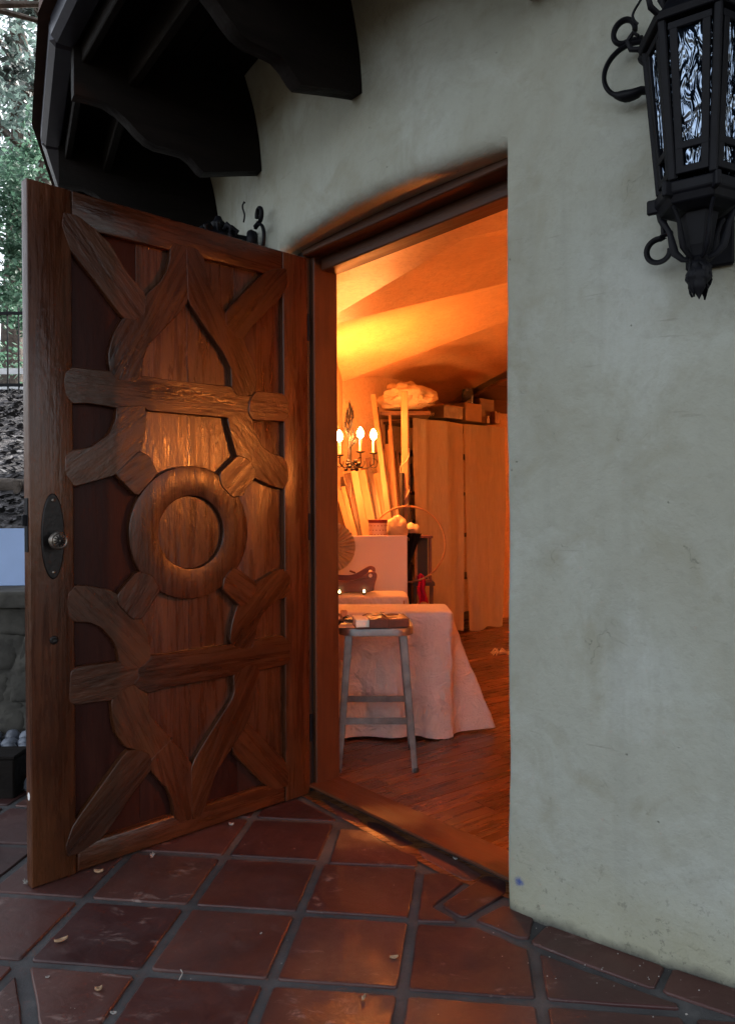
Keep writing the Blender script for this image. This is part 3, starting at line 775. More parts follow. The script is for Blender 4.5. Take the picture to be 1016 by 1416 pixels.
# recessed backing boards
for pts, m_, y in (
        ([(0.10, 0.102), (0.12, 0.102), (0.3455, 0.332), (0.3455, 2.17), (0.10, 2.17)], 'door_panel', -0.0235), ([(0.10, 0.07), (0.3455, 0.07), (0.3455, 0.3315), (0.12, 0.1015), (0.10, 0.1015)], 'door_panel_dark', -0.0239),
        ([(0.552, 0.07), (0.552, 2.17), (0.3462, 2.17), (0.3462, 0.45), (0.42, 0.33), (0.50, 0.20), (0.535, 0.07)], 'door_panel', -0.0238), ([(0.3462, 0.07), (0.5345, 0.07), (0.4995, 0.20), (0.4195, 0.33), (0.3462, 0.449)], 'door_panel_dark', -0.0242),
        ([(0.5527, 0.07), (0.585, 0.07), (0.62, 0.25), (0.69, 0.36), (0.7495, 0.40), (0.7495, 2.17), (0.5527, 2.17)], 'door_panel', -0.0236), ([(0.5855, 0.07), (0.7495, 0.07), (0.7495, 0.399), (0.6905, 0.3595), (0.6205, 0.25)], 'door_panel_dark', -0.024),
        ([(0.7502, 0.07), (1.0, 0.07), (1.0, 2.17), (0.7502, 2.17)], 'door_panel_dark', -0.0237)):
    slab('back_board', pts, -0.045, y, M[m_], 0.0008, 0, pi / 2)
slab('stile', [(0.983, 0.008), (1.123, 0.008), (1.123, DH), (0.983, DH)], -0.045, 0.0, M['door'], 0.004, 0, pi / 2)
slab('stile', [(0.003, 0.008), (0.1285, 0.008), (0.1285, DH), (0.003, DH)], -0.045, 0.0, M['door'], 0.004, 0, pi / 2)
slab('rail', [(0.130, 2.129), (0.9815, 2.119), (0.9815, DH), (0.130, DH)], -0.045, -0.0004, M['door'], 0.005, 0, 0)
slab('rail', [(0.130, 0.008), (0.9815, 0.008), (0.9815, 0.0985), (0.130, 0.101)], -0.045, -0.0004, M['door'], 0.010, 0, 0)
STRAPS = {
    'diagonal_brace_tl': [[1.012,2.115],[0.986,2.042],[0.902,1.957],[0.806,1.852],[0.765,1.848],[0.732,1.87],[0.725,1.944],[0.797,2.009],[0.855,2.092],[0.901,2.124],[0.961,2.155],[1.007,2.156]],
    'y_left': [[0.806,1.849],[0.841,1.788],[0.858,1.725],[0.857,1.689],[0.853,1.662],[0.827,1.64],[0.764,1.638],[0.745,1.659],[0.741,1.714],[0.722,1.77],[0.648,1.853],[0.6,1.903],[0.562,1.954],[0.561,2.035],[0.565,2.15],[0.61,2.151],[0.627,2.123],[0.628,2.088],[0.642,2.042],[0.668,1.997],[0.723,1.942],[0.73,1.871],[0.763,1.849]],
    'y_right': [[0.563,2.151],[0.525,2.151],[0.494,2.12],[0.478,2.051],[0.457,2.0],[0.402,1.937],[0.399,1.893],[0.359,1.855],[0.321,1.852],[0.299,1.805],[0.27,1.756],[0.264,1.683],[0.281,1.642],[0.35,1.634],[0.364,1.649],[0.374,1.663],[0.375,1.734],[0.403,1.776],[0.409,1.789],[0.483,1.868],[0.557,1.956],[0.56,2.035]],
    'diagonal_brace_tr': [[0.398,1.944],[0.224,2.124],[0.173,2.15],[0.114,2.166],[0.112,2.109],[0.141,2.049],[0.29,1.902],[0.319,1.855],[0.353,1.857],[0.397,1.894]],
    'bar_up': [[0.982,1.659],[0.935,1.659],[0.863,1.661],[0.848,1.655],[0.827,1.638],[0.764,1.637],[0.742,1.659],[0.649,1.655],[0.381,1.66],[0.364,1.648],[0.35,1.632],[0.292,1.635],[0.284,1.635],[0.295,1.616],[0.298,1.569],[0.313,1.568],[0.391,1.545],[0.421,1.546],[0.65,1.546],[0.718,1.545],[0.735,1.558],[0.833,1.544],[0.875,1.549],[0.936,1.552],[0.983,1.546],[1.004,1.569],[1.009,1.612],[1.004,1.641]],
    'block_r': [[0.262,1.654],[0.14,1.658],[0.114,1.636],[0.112,1.573],[0.133,1.55],[0.16,1.551],[0.282,1.546],[0.298,1.569],[0.294,1.616]],
    'curve_l': [[0.832,1.543],[0.833,1.505],[0.86,1.447],[0.917,1.405],[0.952,1.394],[0.982,1.389],[1.006,1.371],[1.007,1.313],[0.983,1.279],[0.973,1.278],[0.84,1.317],[0.808,1.349],[0.755,1.397],[0.738,1.45],[0.728,1.502],[0.734,1.556]],
    'block_ul': [[0.839,1.317],[0.805,1.349],[0.755,1.396],[0.719,1.38],[0.691,1.326],[0.714,1.299],[0.766,1.246]],
    'curve_r': [[0.393,1.543],[0.375,1.472],[0.352,1.401],[0.308,1.389],[0.272,1.348],[0.273,1.32],[0.202,1.294],[0.136,1.277],[0.109,1.312],[0.111,1.367],[0.131,1.401],[0.194,1.416],[0.237,1.439],[0.265,1.484],[0.284,1.541],[0.299,1.567],[0.313,1.567]],
    'block_ur': [[0.352,1.399],[0.308,1.388],[0.272,1.347],[0.279,1.314],[0.314,1.282],[0.33,1.25],[0.377,1.244],[0.423,1.286],[0.431,1.328]],
    'block_ll': [[0.764,0.981],[0.711,0.963],[0.683,0.911],[0.718,0.864],[0.752,0.82],[0.784,0.823],[0.832,0.875],[0.834,0.909]],
    'block_lr': [[0.374,0.973],[0.27,0.904],[0.277,0.875],[0.319,0.829],[0.347,0.827],[0.42,0.894],[0.415,0.933]],
    'arc_l': [[1.001,0.924],[0.978,0.947],[0.941,0.944],[0.864,0.924],[0.837,0.908],[0.833,0.874],[0.784,0.822],[0.756,0.818],[0.733,0.771],[0.72,0.723],[0.718,0.67],[0.753,0.646],[0.797,0.648],[0.819,0.661],[0.829,0.676],[0.834,0.717],[0.85,0.755],[0.891,0.805],[0.932,0.827],[0.981,0.834],[1.0,0.852],[1.005,0.891]],
    'arc_r': [[0.268,0.905],[0.168,0.948],[0.138,0.949],[0.106,0.922],[0.107,0.862],[0.131,0.838],[0.184,0.826],[0.242,0.784],[0.267,0.74],[0.28,0.683],[0.293,0.654],[0.334,0.654],[0.382,0.678],[0.388,0.702],[0.378,0.758],[0.355,0.824],[0.318,0.827],[0.276,0.874]],
    'bar_low_l': [[0.995,0.668],[0.98,0.681],[0.832,0.678],[0.817,0.661],[0.797,0.647],[0.765,0.643],[0.762,0.614],[0.778,0.596],[0.814,0.589],[0.858,0.556],[0.929,0.562],[0.983,0.562],[1.001,0.577]],
    'bar_low_r': [[0.763,0.643],[0.753,0.645],[0.718,0.669],[0.712,0.681],[0.657,0.677],[0.39,0.679],[0.336,0.653],[0.291,0.653],[0.28,0.679],[0.148,0.684],[0.11,0.652],[0.109,0.582],[0.134,0.566],[0.229,0.564],[0.255,0.563],[0.279,0.586],[0.314,0.591],[0.347,0.576],[0.376,0.562],[0.658,0.565],[0.726,0.558],[0.754,0.573],[0.777,0.595],[0.76,0.614]],
    'y_low_left': [[0.814,0.588],[0.778,0.594],[0.754,0.571],[0.729,0.546],[0.726,0.482],[0.695,0.434],[0.641,0.374],[0.699,0.334],[0.719,0.318],[0.761,0.363],[0.81,0.386],[0.842,0.438],[0.855,0.497],[0.857,0.555]],
    'leaf_low': [[0.639,0.372],[0.642,0.364],[0.607,0.331],[0.56,0.264],[0.556,0.227],[0.56,0.068],[0.603,0.068],[0.625,0.088],[0.635,0.155],[0.661,0.219],[0.665,0.214],[0.718,0.283],[0.718,0.315],[0.696,0.332]],
    'brace_bl': [[0.808,0.367],[0.761,0.361],[0.729,0.34],[0.72,0.315],[0.72,0.285],[0.8,0.208],[0.894,0.103],[0.978,0.075],[1.011,0.076],[1.016,0.107],[0.994,0.163],[0.967,0.195]],
    'y_low_right': [[0.374,0.561],[0.346,0.575],[0.313,0.59],[0.28,0.585],[0.257,0.562],[0.269,0.511],[0.273,0.514],[0.294,0.419],[0.316,0.367],[0.393,0.28],[0.458,0.214],[0.491,0.127],[0.519,0.069],[0.556,0.065],[0.558,0.249],[0.54,0.284],[0.463,0.378],[0.383,0.467],[0.37,0.496]],
    'brace_br': [[0.315,0.366],[0.26,0.306],[0.144,0.186],[0.118,0.136],[0.122,0.071],[0.175,0.074],[0.237,0.109],[0.39,0.278]],
}
PLAIN = {'diagonal': 'diagonal_brace', 'brace': 'diagonal_brace', 'bar': 'cross_bar', 'block': 'corner_block', 'curve': 'curved_strap', 'arc': 'curved_strap', 'leaf': 'carved_leaf', 'y': 'forked_strap'}
for k, (nm, pts) in enumerate(STRAPS.items()):
    top = 0.0006 + 0.0006 * ((k * 5) % 4) + (0.004 if nm.startswith('block') else 0)
    slab(PLAIN[nm.split('_')[0]], pts, -0.024, top, M['door'], 0.0028, 1)
# round medallion ring, built in two jointed halves
mc = (0.550, 1.112)
rp = [(0.134, 0.024), (0.134, 0.0015), (0.1352, -0.0003), (0.1385, -0.0012), (0.2375, -0.0012), (0.2412, -0.0003), (0.243, 0.0015), (0.243, 0.024)]
rv = []; rf = []; n = 72
for r, z in rp:
    for k in range(n): a = 2 * pi * k / n; rv.append((r * cos(a), r * sin(a), -z))
rf = [(i * n + k, i * n + (k + 1) % n, (i + 1) * n + (k + 1) % n, (i + 1) * n + k) for i in range(len(rp) - 1) for k in range(n)]
def round_piece(name, rv, rf, mat):
    me = meshd(name, rv, rf); bm = bmesh.new(); bm.from_mesh(me); bmesh.ops.recalc_face_normals(bm, faces=bm.faces); bm.to_mesh(me); bm.free()
    auto_smooth(me, 30); o = link(name, me, mat, door, (mc[0], 0, mc[1])); o.rotation_euler = Matrix(((0, 1, 0), (0, 0, 1), (1, 0, 0))).to_euler(); return o
round_piece('medallion_ring', rv, rf, M['door'])
vv, ff = prism([(0.1335 * cos(2 * pi * k / 60), 0.1335 * sin(2 * pi * k / 60)) for k in range(60)], -0.03, -0.0165, 0.002)
round_piece('medallion_disc', vv, ff, M['door_panel'])
# lock plate, knob, keyhole and latch
pl = [(0.037 * cos(2 * pi * k / 36), 0.137 * sin(2 * pi * k / 36)) for k in range(36)]
vv, ff = prism(pl, 0.0, 0.006, 0.004)
def on_face(name, vv, ff, mat, x, z, parent=door, sm=40, y=0.0):
    me = meshd(name, vv, ff)
    bm = bmesh.new(); bm.from_mesh(me); bmesh.ops.recalc_face_normals(bm, faces=bm.faces); bm.to_mesh(me); bm.free()
    auto_smooth(me, sm)
    return link(name, me, mat, parent, (x, y, z), (-pi / 2, 0, 0) if parent is door else (0, 0, 0))
plate = on_face('lock_plate', vv, ff, M['bronze'], 1.0515, 1.113)
plate.rotation_euler = (-pi / 2, 0, 0)
kg = G()
for sz in (-0.115, 0.115): kg.lathe([(0.0, 0.005), (0.005, 0.0058), (0.0055, 0.0075), (0.003, 0.0095), (0.0, 0.0098)], 10, (0, sz, 0))
kg.obj('screw', M['pewter'], plate, smooth=40)
kn = G().lathe([(0.0, 0.005), (0.017, 0.006), (0.017, 0.010), (0.010, 0.013), (0.009, 0.026), (0.016, 0.032), (0.026, 0.038), (0.0295, 0.046), (0.028, 0.053), (0.024, 0.0565), (0.0205, 0.0545), (0.016, 0.0565), (0.0, 0.060)], 30, (0, 0.013, 0))
kn.obj('knob', M['pewter'], plate, smooth=35)
fl = G()
for k in range(12):
    a = 2 * pi * k / 12; fl.tube([(0.003 * cos(a), 0.013 + 0.003 * sin(a), 0.060), (0.011 * cos(a), 0.013 + 0.011 * sin(a), 0.0595), (0.0185 * cos(a), 0.013 + 0.0185 * sin(a), 0.056)], [0.0012, 0.0026, 0.0014], 6)
fl.obj('rosette', M['bronze'], plate, smooth=60)
G().lathe([(0, 0.0), (0.013, 0.0), (0.014, 0.002), (0.012, 0.004), (0.008, 0.0044), (0.0065, 0.002), (0, 0.0015)], 18).obj('keyhole', M['bronze'], door, (1.0503, 0.0, 0.781), (-pi / 2, 0, 0), smooth=40)
G().box((0, 0, 0), (0.003, 0.028, 0.17)).obj('latch_plate', M['iron'], door, (1.1245, -0.022, 1.15), bevel=0.001)
G().box((0, 0, 0), (0.014, 0.014, 0.034)).obj('latch', M['iron'], door, (1.131, -0.022, 1.165), bevel=0.002)
sv, sf = prism([(0.009 * cos(2 * pi * k / 20), 0.0125 * sin(2 * pi * k / 20)) for k in range(20)], 0, 0.0009, 0.0003)
o = on_face('edge_sticker', sv, sf, M['sticker'], 1.1232, 0.292, door, y=-0.024); o.rotation_euler = (pi / 2, 0, pi / 2)
for z in (0.28, 1.12, 1.95):
    G().lathe([(0, -0.055), (0.008, -0.055), (0.008, 0.055), (0, 0.055)], 10).obj('hinge', M['iron'], door, (-0.006, -0.006, z), smooth=40)

# ------------------------------------------------------------------ wrought iron wall lanterns
def spiral(c, r0, r1, a0, a1, n=26, plane='xz'):
    out = []
    for k in range(n):
        s = k / (n - 1); a = radians(a0 + (a1 - a0) * s); r = r0 + (r1 - r0) * s
        out.append((c[0] + r * cos(a), c[1], c[2] + r * sin(a)))
    return out
def hexring(r, z, a0=0.0): return [Vector((r * cos(radians(60 * k + a0)), r * sin(radians(60 * k + a0)), z)) for k in range(6)]
def build_lantern(label, az):
    p = pol(TC, TR, az); out = Vector((p.x - TC.x, p.y - TC.y)).normalized()
    # local -Y points to the wall? no: local +Y outwards from the wall, X along it
    rz = atan2(out.y, out.x) - pi / 2
    L = thing('wall_lantern', label, 'lantern', (p.x + out.x * 0.16, p.y + out.y * 0.16, 0), rz, 'wrought iron wall lanterns beside the doorway')
    zt, zb = 2.288, 1.935; rt, rb = 0.117, 0.085
    def corner(k, z):
        s = (z - zb) / (zt - zb); r = rb + (rt - rb) * s
        return Vector((r * cos(radians(60 * k)), r * sin(radians(60 * k)), z))
    for k in range(6):       # corner bars
        G().bar(corner(k, zb), corner(k, zt), 0.017, 0.017).obj('corner_bar', M['iron'], L, bevel=0.003)
    for k in range(6):
        a, b = k, k + 1
        fr = G()
        A, B, C_, D_ = corner(a, zb), corner(b, zb), corner(b, zt), corner(a, zt)
        cen = (A + B + C_ + D_) / 4; nrm = Vector((cen.x, cen.y, 0)).normalized()
        def q(u, w): return (A.lerp(B, u)).lerp(D_.lerp(C_, u), w)
        for (u0, w0, u1, w1) in ((0.2, 0.04, 0.2, 0.96), (0.8, 0.04, 0.8, 0.96), (0.1, 0.055, 0.9, 0.055), (0.1, 0.945, 0.9, 0.945), (0.12, 0.205, 0.88, 0.205)):
            fr.bar(q(u0, w0) + nrm * 0.002, q(u1, w1) + nrm * 0.002, 0.017, 0.008, up=nrm)
        fo = fr.obj('pane_frame', M['iron'], L, bevel=0.0015)
        gv = [q(u, w) - nrm * 0.002 for u, w in ((0.1, 0.05), (0.9, 0.05), (0.9, 0.95), (0.1, 0.95))]
        gv2 = [p_ - nrm * 0.004 for p_ in gv]
        G().add(gv + gv2, [(0, 1, 2, 3), (7, 6, 5, 4), (0, 4, 5, 1), (1, 5, 6, 2), (2, 6, 7, 3), (3, 7, 4, 0)]).obj('pane', M['glass'], fo)
    G().lathe([(0.02, zb - 0.065), (0.06, zb - 0.062), (0.088, zb - 0.05), (0.094, zb - 0.034), (0.100, zb - 0.028), (0.100, zb - 0.006), (0.09, zb - 0.002), (0.05, zb)], 6).obj('base_rim', M['iron'], L, bevel=0.002)
    G().lathe([(0.1, zt - 0.006), (0.132, zt - 0.003), (0.138, zt + 0.014), (0.120, zt + 0.022), (0.105, zt + 0.045), (0.075, zt + 0.085), (0.04, zt + 0.11), (0.028, zt + 0.13), (0.0, zt + 0.132)], 6).obj('roof', M['iron'], L, bevel=0.002)
    for k in range(6):       # little hooks over the corners of rim and roof
        c = corner(k, zb); d = Vector((c.x, c.y, 0)).normalized()
        G().box((0, 0, 0), (0.013, 0.028, 0.034)).obj('rim_tab', M['iron'], L, c * 0 + d * 0.101 + Vector((0, 0, zb - 0.022)), (0, 0, atan2(d.y, d.x) - pi / 2 + pi), bevel=0.003)
        G().tube([d * 0.13 + Vector((0, 0, zt + 0.012)), d * 0.152 + Vector((0, 0, zt + 0.02)), d * 0.160 + Vector((0, 0, zt + 0.042)), d * 0.146 + Vector((0, 0, zt + 0.058)), d * 0.134 + Vector((0, 0, zt + 0.046))], [0.007, 0.007, 0.006, 0.006, 0.004], 7).obj('roof_scroll', M['iron'], L, smooth=60)
    # tapering stem, curled straps and ragged tulip finial
    zs0 = zb - 0.06
    G().lathe([(0.0, zs0 + 0.005), (0.044, zs0 + 0.002), (0.037, zs0 - 0.035), (0.030, zs0 - 0.075), (0.021, zs0 - 0.102), (0.0, zs0 - 0.104)], 6).obj('stem', M['iron'], L, bevel=0.002)
    G().lathe([(0.0, zs0 - 0.098), (0.020, zs0 - 0.099), (0.023, zs0 - 0.104), (0.020, zs0 - 0.111), (0.0, zs0 - 0.112)], 14).obj('collar', M['iron'], L, smooth=40)
    for k in range(6):
        a = radians(60 * k); d = Vector((cos(a), sin(a), 0))
        pts = [d * r + Vector((0, 0, z)) for r, z in ((0.086, zs0 + 0.004), (0.075, zs0 - 0.008), (0.064, zs0 - 0.03), (0.058, zs0 - 0.06), (0.052, zs0 - 0.082), (0.036, zs0 - 0.098), (0.014, zs0 - 0.106))]
        G().tube(pts, [0.006, 0.0065, 0.0065, 0.009, 0.0095, 0.007, 0.005], 7, flat=0.6).obj('curled_strap', M['iron'], L, smooth=60)
    rr = random.Random(int(az * 10) % 97)
    for k in range(8):
        a = radians(45 * k + 10); d = Vector((cos(a), sin(a), 0)); t = Vector((-sin(a), cos(a), 0)); hgt = rr.uniform(0.062, 0.094)
        def leaf(u, w, d=d, t=t, hgt=hgt):
            wid = 0.015 * (1.0 - 0.1 * w) * (1 if w < 0.72 else max(0.06, (1 - w) / 0.28))
            r = 0.016 + 0.011 * sin(pi * min(1, w * 1.2)) + 0.004 * w + 0.003 * sin(w * 17 + k)
            return d * (r - 0.004 * (2 * u - 1) ** 2) + t * (wid * (2 * u - 1)) + Vector((0, 0, zs0 - 0.108 - hgt * w))
        gg = G().grid(leaf, 4, 9); me = gg.me()
        o = link('finial_petal', me, M['iron'], L, smooth=True); md = o.modifiers.new('thick', 'SOLIDIFY'); md.thickness = 0.0022
    # wall side: back plate strip, side rods, big C scrolls
    for sx in (-1, 1):
        G().tube([(sx * 0.108, -0.118, 2.26), (sx * 0.112, -0.115, 2.05), (sx * 0.104, -0.112, 1.93), (sx * 0.10, -0.11, 1.88)], [0.006, 0.006, 0.006, 0.007], 8).obj('side_rod', M['iron'], L, smooth=50)
        G().tube([(sx * 0.104, -0.112, 1.985), (sx * 0.110, -0.108, 1.955), (sx * 0.103, -0.108, 1.92), (sx * 0.098, -0.108, 1.895)], [0.006, 0.012, 0.012, 0.006], 7).obj('rod_leaf', M['iron'], L, smooth=50)
        sp = [(sx * (0.112 + 0.031 * cos(radians(a)) * (1 - 0.12 * k / 24)), -0.108, 1.842 + 0.031 * sin(radians(a)) * (1 - 0.12 * k / 24)) for k, a in [(k, 115 - 300 * k / 24) for k in range(25)]]
        G().tube([(sx * 0.078, -0.10, 1.880), (sx * 0.105, -0.105, 1.876)] + sp, 0.0052, 7, flat=1.5).obj('lower_scroll', M['iron'], L, smooth=60)
        arc = [(sx * (0.118 + 0.078 * cos(radians(a))), -0.112, 2.235 + 0.078 * sin(radians(a))) for a in [75 + 205 * k / 26 for k in range(27)]]
        arc = [(sx * (0.168 - 0.068 * cos(radians(a)) * 1.0), -0.112, 2.242 + 0.066 * sin(radians(a))) for a in [100 - 196 * k / 26 for k in range(27)]]
        arc = [(sx * (0.178 + 0.070 * cos(radians(a))), -0.112, 2.322 + 0.066 * sin(radians(a))) for a in [112 - 222 * k / 26 for k in range(27)]]
        G().tube(arc + [(sx * 0.10, -0.112, 2.245)], [0.0062] * 20 + [0.009, 0.012, 0.014, 0.014, 0.013, 0.012, 0.01, 0.008], 8, flat=1.4).obj('large_scroll', M['iron'], L, smooth=60)
        top = [(sx * (0.196 + 0.027 * cos(radians(a))), -0.112, 2.424 + 0.030 * sin(radians(a))) for a in [-110 + 300 * k / 24 for k in range(25)]]
        G().tube([(sx * 0.15, -0.112, 2.392)] + top, 0.007, 8, flat=1.4).obj('upper_scroll', M['iron'], L, smooth=60)
        G().tube([(sx * 0.10, -0.112, 2.375), (sx * 0.13, -0.105, 2.355), (sx * 0.138, -0.10, 2.333), (sx * 0.125, -0.10, 2.315), (sx * 0.105, -0.1, 2.305)], [0.02, 0.024, 0.022, 0.018, 0.012], 9).obj('scroll_leaf', M['iron'], L, smooth=60)
        thin = [(sx * (0.15 + 0.012 * sin(t_ * 5)), -0.06, 2.40 + 0.075 * t_) for t_ in [k / 14 for k in range(15)]]
        G().tube(thin + [(sx * 0.158, -0.06, 2.482), (sx * 0.165, -0.06, 2.476)], 0.0035, 6).obj('curl', M['iron'], L, smooth=60)
    G().box((0, -0.148, 2.1), (0.11, 0.018, 0.62)).obj('back_plate', M['iron'], L, bevel=0.004)
    G().box((0, -0.11, 2.37), (0.05, 0.08, 0.05)).obj('arm', M['iron'], L, bevel=0.005)
    G().box((0, -0.11, 1.91), (0.03, 0.08, 0.03)).obj('arm', M['iron'], L, bevel=0.004)
    G().lathe([(0, zt + 0.125), (0.03, zt + 0.128), (0.034, zt + 0.145), (0.02, zt + 0.158), (0.012, zt + 0.175), (0, zt + 0.178)], 12).obj('finial', M['iron'], L, smooth=50)
    # crown of dark leaves on top
    for k in range(9):
        a = radians(40 * k); d = Vector((cos(a), sin(a), 0))
        G().tube([d * 0.03 + Vector((0, 0, zt + 0.10)), d * 0.062 + Vector((0, 0, zt + 0.125)), d * 0.08 + Vector((0, 0, zt + 0.11)), d * 0.075 + Vector((0, 0, zt + 0.09))], [0.012, 0.016, 0.012, 0.004], 7, flat=0.6).obj('crown_leaf', M['iron'], L, smooth=60)
    return L
build_lantern('black wrought iron lantern with rippled glass on the plaster right of the doorway', -123.45)
build_lantern('iron lantern mostly hidden behind the open door, only its crown showing over the top', -150.6)

# ------------------------------------------------------------------ lamps inside
def build_sconce(label, base, outdir, power, zc, spread=0.145, arms=3, tall=True, shell=0.028):
    """candle sconce: leafy back stem on the wall side, curled arms, drip pans, candle sleeves and bulbs"""
    d = Vector((outdir[0], outdir[1])).normalized(); rz = atan2(d.y, d.x) - pi / 2
    S = thing('candle_sconce', label, 'wall lamp', (base[0], base[1], zc), rz, 'candle sconces in the room')
    st = G()
    st.tube([(0, 0.0, -0.05), (0, 0.005, 0.05), (0, 0.0, 0.2), (0, 0.0, 0.42)], [0.02, 0.016, 0.010, 0.003], 8)
    st.obj('back_stem', M['bronze'], S, smooth=50)
    if tall:
        rr = random.Random(3)
        for k in range(16):
            a = rr.uniform(0, 2 * pi); z = 0.12 + 0.28 * k / 16; r = 0.055 * (1.15 - k / 16)
            G().tube([(0, 0, z - 0.05), (r * cos(a), r * sin(a) * 0.7 + 0.01, z), (r * 1.1 * cos(a), r * sin(a) * 0.7 + 0.012, z + 0.05)], [0.006, 0.0105, 0.003], 5, flat=0.5).obj('stem_leaf', M['bronze'], S, smooth=50)
    for k in range(13):
        a = 2 * pi * k / 13; r = 0.030 + 0.016 * (k % 3)
        G().lathe([(0, -0.012), (0.014, -0.008), (0.018, 0.0), (0.012, 0.012), (0, 0.016)], 8, (r * cos(a), 0.03 + r * sin(a) * 0.5, -0.01 - 0.02 * (k % 4))).obj('boss', M['bronze'], S, smooth=50)
    G().tube([(0, 0.02, -0.06), (0.003, 0.02, -0.16), (0.0, 0.02, -0.27)], 0.0012, 5).obj('pull_cord', M['candle'], S)
    for k in range(arms):
        x = spread * (k - (arms - 1) / 2) / ((arms - 1) / 2) if arms > 1 else 0.0
        y = 0.15 - 0.05 * abs(x) / spread if arms > 1 else 0.13
        zo = 0.04 - 0.025 * (k == arms - 1)
        sgn = 1 if x >= 0 else -1
        ex = Vector((x, y, zo))
        arm = [(0, 0.02, -0.01), (x * 0.35, y * 0.5, -0.055), (x * 0.7, y * 0.85, -0.06), (x * 1.0, y, -0.03), (x, y, zo)]
        G().tube(arm, 0.005, 7).obj('arm', M['bronze'], S, smooth=60)
        curl = [(x + sgn * (0.0 + 0.034 * cos(radians(a))), y, -0.025 + 0.034 * sin(radians(a))) for a in [100 - 300 * q / 20 for q in range(21)]]
        G().tube(curl, 0.0035, 6).obj('curl', M['bronze'], S, smooth=60)
        G().lathe([(0.0, 0.0), (0.012, 0.0), (0.026, 0.006), (0.034, 0.010), (0.034, 0.0125), (0.0, 0.008)], 16, ex).obj('drip_pan', M['bronze'], S, smooth=40)
        G().lathe([(0.0, 0.008), (0.0095, 0.008), (0.0095, 0.105), (0.0, 0.106)], 12, ex).obj('candle_sleeve', M['candle'], S, smooth=40)
        bl = G().lathe([(0.0, 0.106), (0.009, 0.108), (0.022, 0.124), (0.026, 0.142), (0.018, 0.165), (0.006, 0.184), (0.0, 0.188)], 14, ex).obj('bulb', M['bulb'], S, smooth=60)
        ld = bpy.data.lights.new('bulb_light', 'POINT'); ld.energy = power; ld.color = LAMP_COL; ld.shadow_soft_size = shell
        lo = bpy.data.objects.new('bulb_light', ld); COL.objects.link(lo); lo.parent = S; lo.location = ex + Vector((0, 0, 0.145))
        bl.visible_shadow = True
    return S
SCON = build_sconce('lit candle sconce with leafy spire above the leaning boards', (-0.13, 5.46), (0.55, -0.83), 72.0, 1.545)
_w = pol(RC, RR - 0.06, 68)
build_sconce('unseen fill lamp added as a candle sconce on the far room wall right of the rack', (_w.x, _w.y), (RC.x - _w.x, RC.y - _w.y), 130.0, 1.50)  # out of view, added to even out the light in the room
SC2 = build_sconce('lit candle sconce on the room wall just right of the doorway', (1.555, 2.16), (0.40, 0.92), 350.0, 1.40, 0.10, 1, False)
shv = []
for r in (0.088, 0.0905):
    for z in (0.03, 0.40):
        for k in range(25):
            a = radians(-18 + 170 * k / 24) - SC2.rotation_euler.z; shv.append(Vector((r * cos(a), 0.13 + r * sin(a), z)))
shf = [(o_ * 50 + k, o_ * 50 + k + 1, o_ * 50 + 25 + k + 1, o_ * 50 + 25 + k) for o_ in (0, 1) for k in range(24)] + [(25 + k, 26 + k, 76 + k, 75 + k) for k in range(24)] + [(k, 50 + k, 51 + k, k + 1) for k in range(24)]
link('light_shield', meshd('light_shield', shv, shf), M['bronze'], SC2, smooth=True)  # added half shield that keeps this lamp's light off the covered table

# ------------------------------------------------------------------ things in the room
# metal stool
st = thing('metal_stool', 'worn grey metal stool just inside the doorway carrying a leather book', 'stool', (0.035, 3.47, FZ))
ST = 0.640
def rrect(w, d, r, n=6):
    out = []
    for cx, cy, a0 in ((w - r, d - r, 0), (-w + r, d - r, 90), (-w + r, -d + r, 180), (w - r, -d + r, 270)):
        for k in range(n + 1): a = radians(a0 + 90 * k / n); out.append((cx + r * cos(a), cy + r * sin(a)))
    return out
vv, ff = prism(rrect(0.168, 0.165, 0.075), ST - 0.036, ST, 0.006, bottom=True)
me = meshd('seat', vv, ff); auto_smooth(me, 35); link('seat', me, M['steel'], st)
for sx in (-1, 1):
    for sy in (-1, 1):
        a = Vector((sx * 0.138, sy * 0.138, ST - 0.03)); b = Vector((sx * 0.182, sy * 0.17, 0.0))
        lg = G()
        d1 = Vector((-sx, 0, 0)); d2 = Vector((0, -sy, 0))
        def strip(dd, w, th):
            o2 = dd * w
            n2 = (d2 if dd is d1 else d1) * th
            P = [a, a + o2, a + o2 + n2, a + n2, b, b + o2 * 0.8, b + o2 * 0.8 + n2, b + n2]
            lg.add(P, [(0, 3, 2, 1), (4, 5, 6, 7), (0, 1, 5, 4), (1, 2, 6, 5), (2, 3, 7, 6), (3, 0, 4, 7)])
        strip(d1, 0.032, 0.0035); strip(d2, 0.030, 0.0036)
        lego = lg.obj('leg', M['steel'], st)
        G().lathe([(0, 0), (0.014, 0), (0.016, 0.01), (0.012, 0.02), (0, 0.021)], 10, b + Vector((-sx * 0.01, -sy * 0.01, 0))).obj('foot_cap', M['black'], lego, smooth=40)
def leg_at(sx, sy, z):
    s = 1 - z / (ST - 0.03); return Vector((sx * (0.138 + 0.044 * s), sy * (0.138 + 0.032 * s), z))
for (a, b, z, dx) in (((-1, -1), (1, -1), 0.225, 1), ((-1, 1), (1, 1), 0.245, 1), ((-1, -1), (-1, 1), 0.235, 0), ((1, -1), (1, 1), 0.235, 0)):
    A, B = leg_at(*a, z), leg_at(*b, z)
    inn = Vector((0, -0.006 * (1 if a[1] > 0 else -1), 0)) if dx else Vector((-0.006 * (1 if a[0] > 0 else -1), 0, 0))
    G().bar(A + inn, B + inn, 0.004, 0.030).obj('rail', M['steel'], st, bevel=0.001)
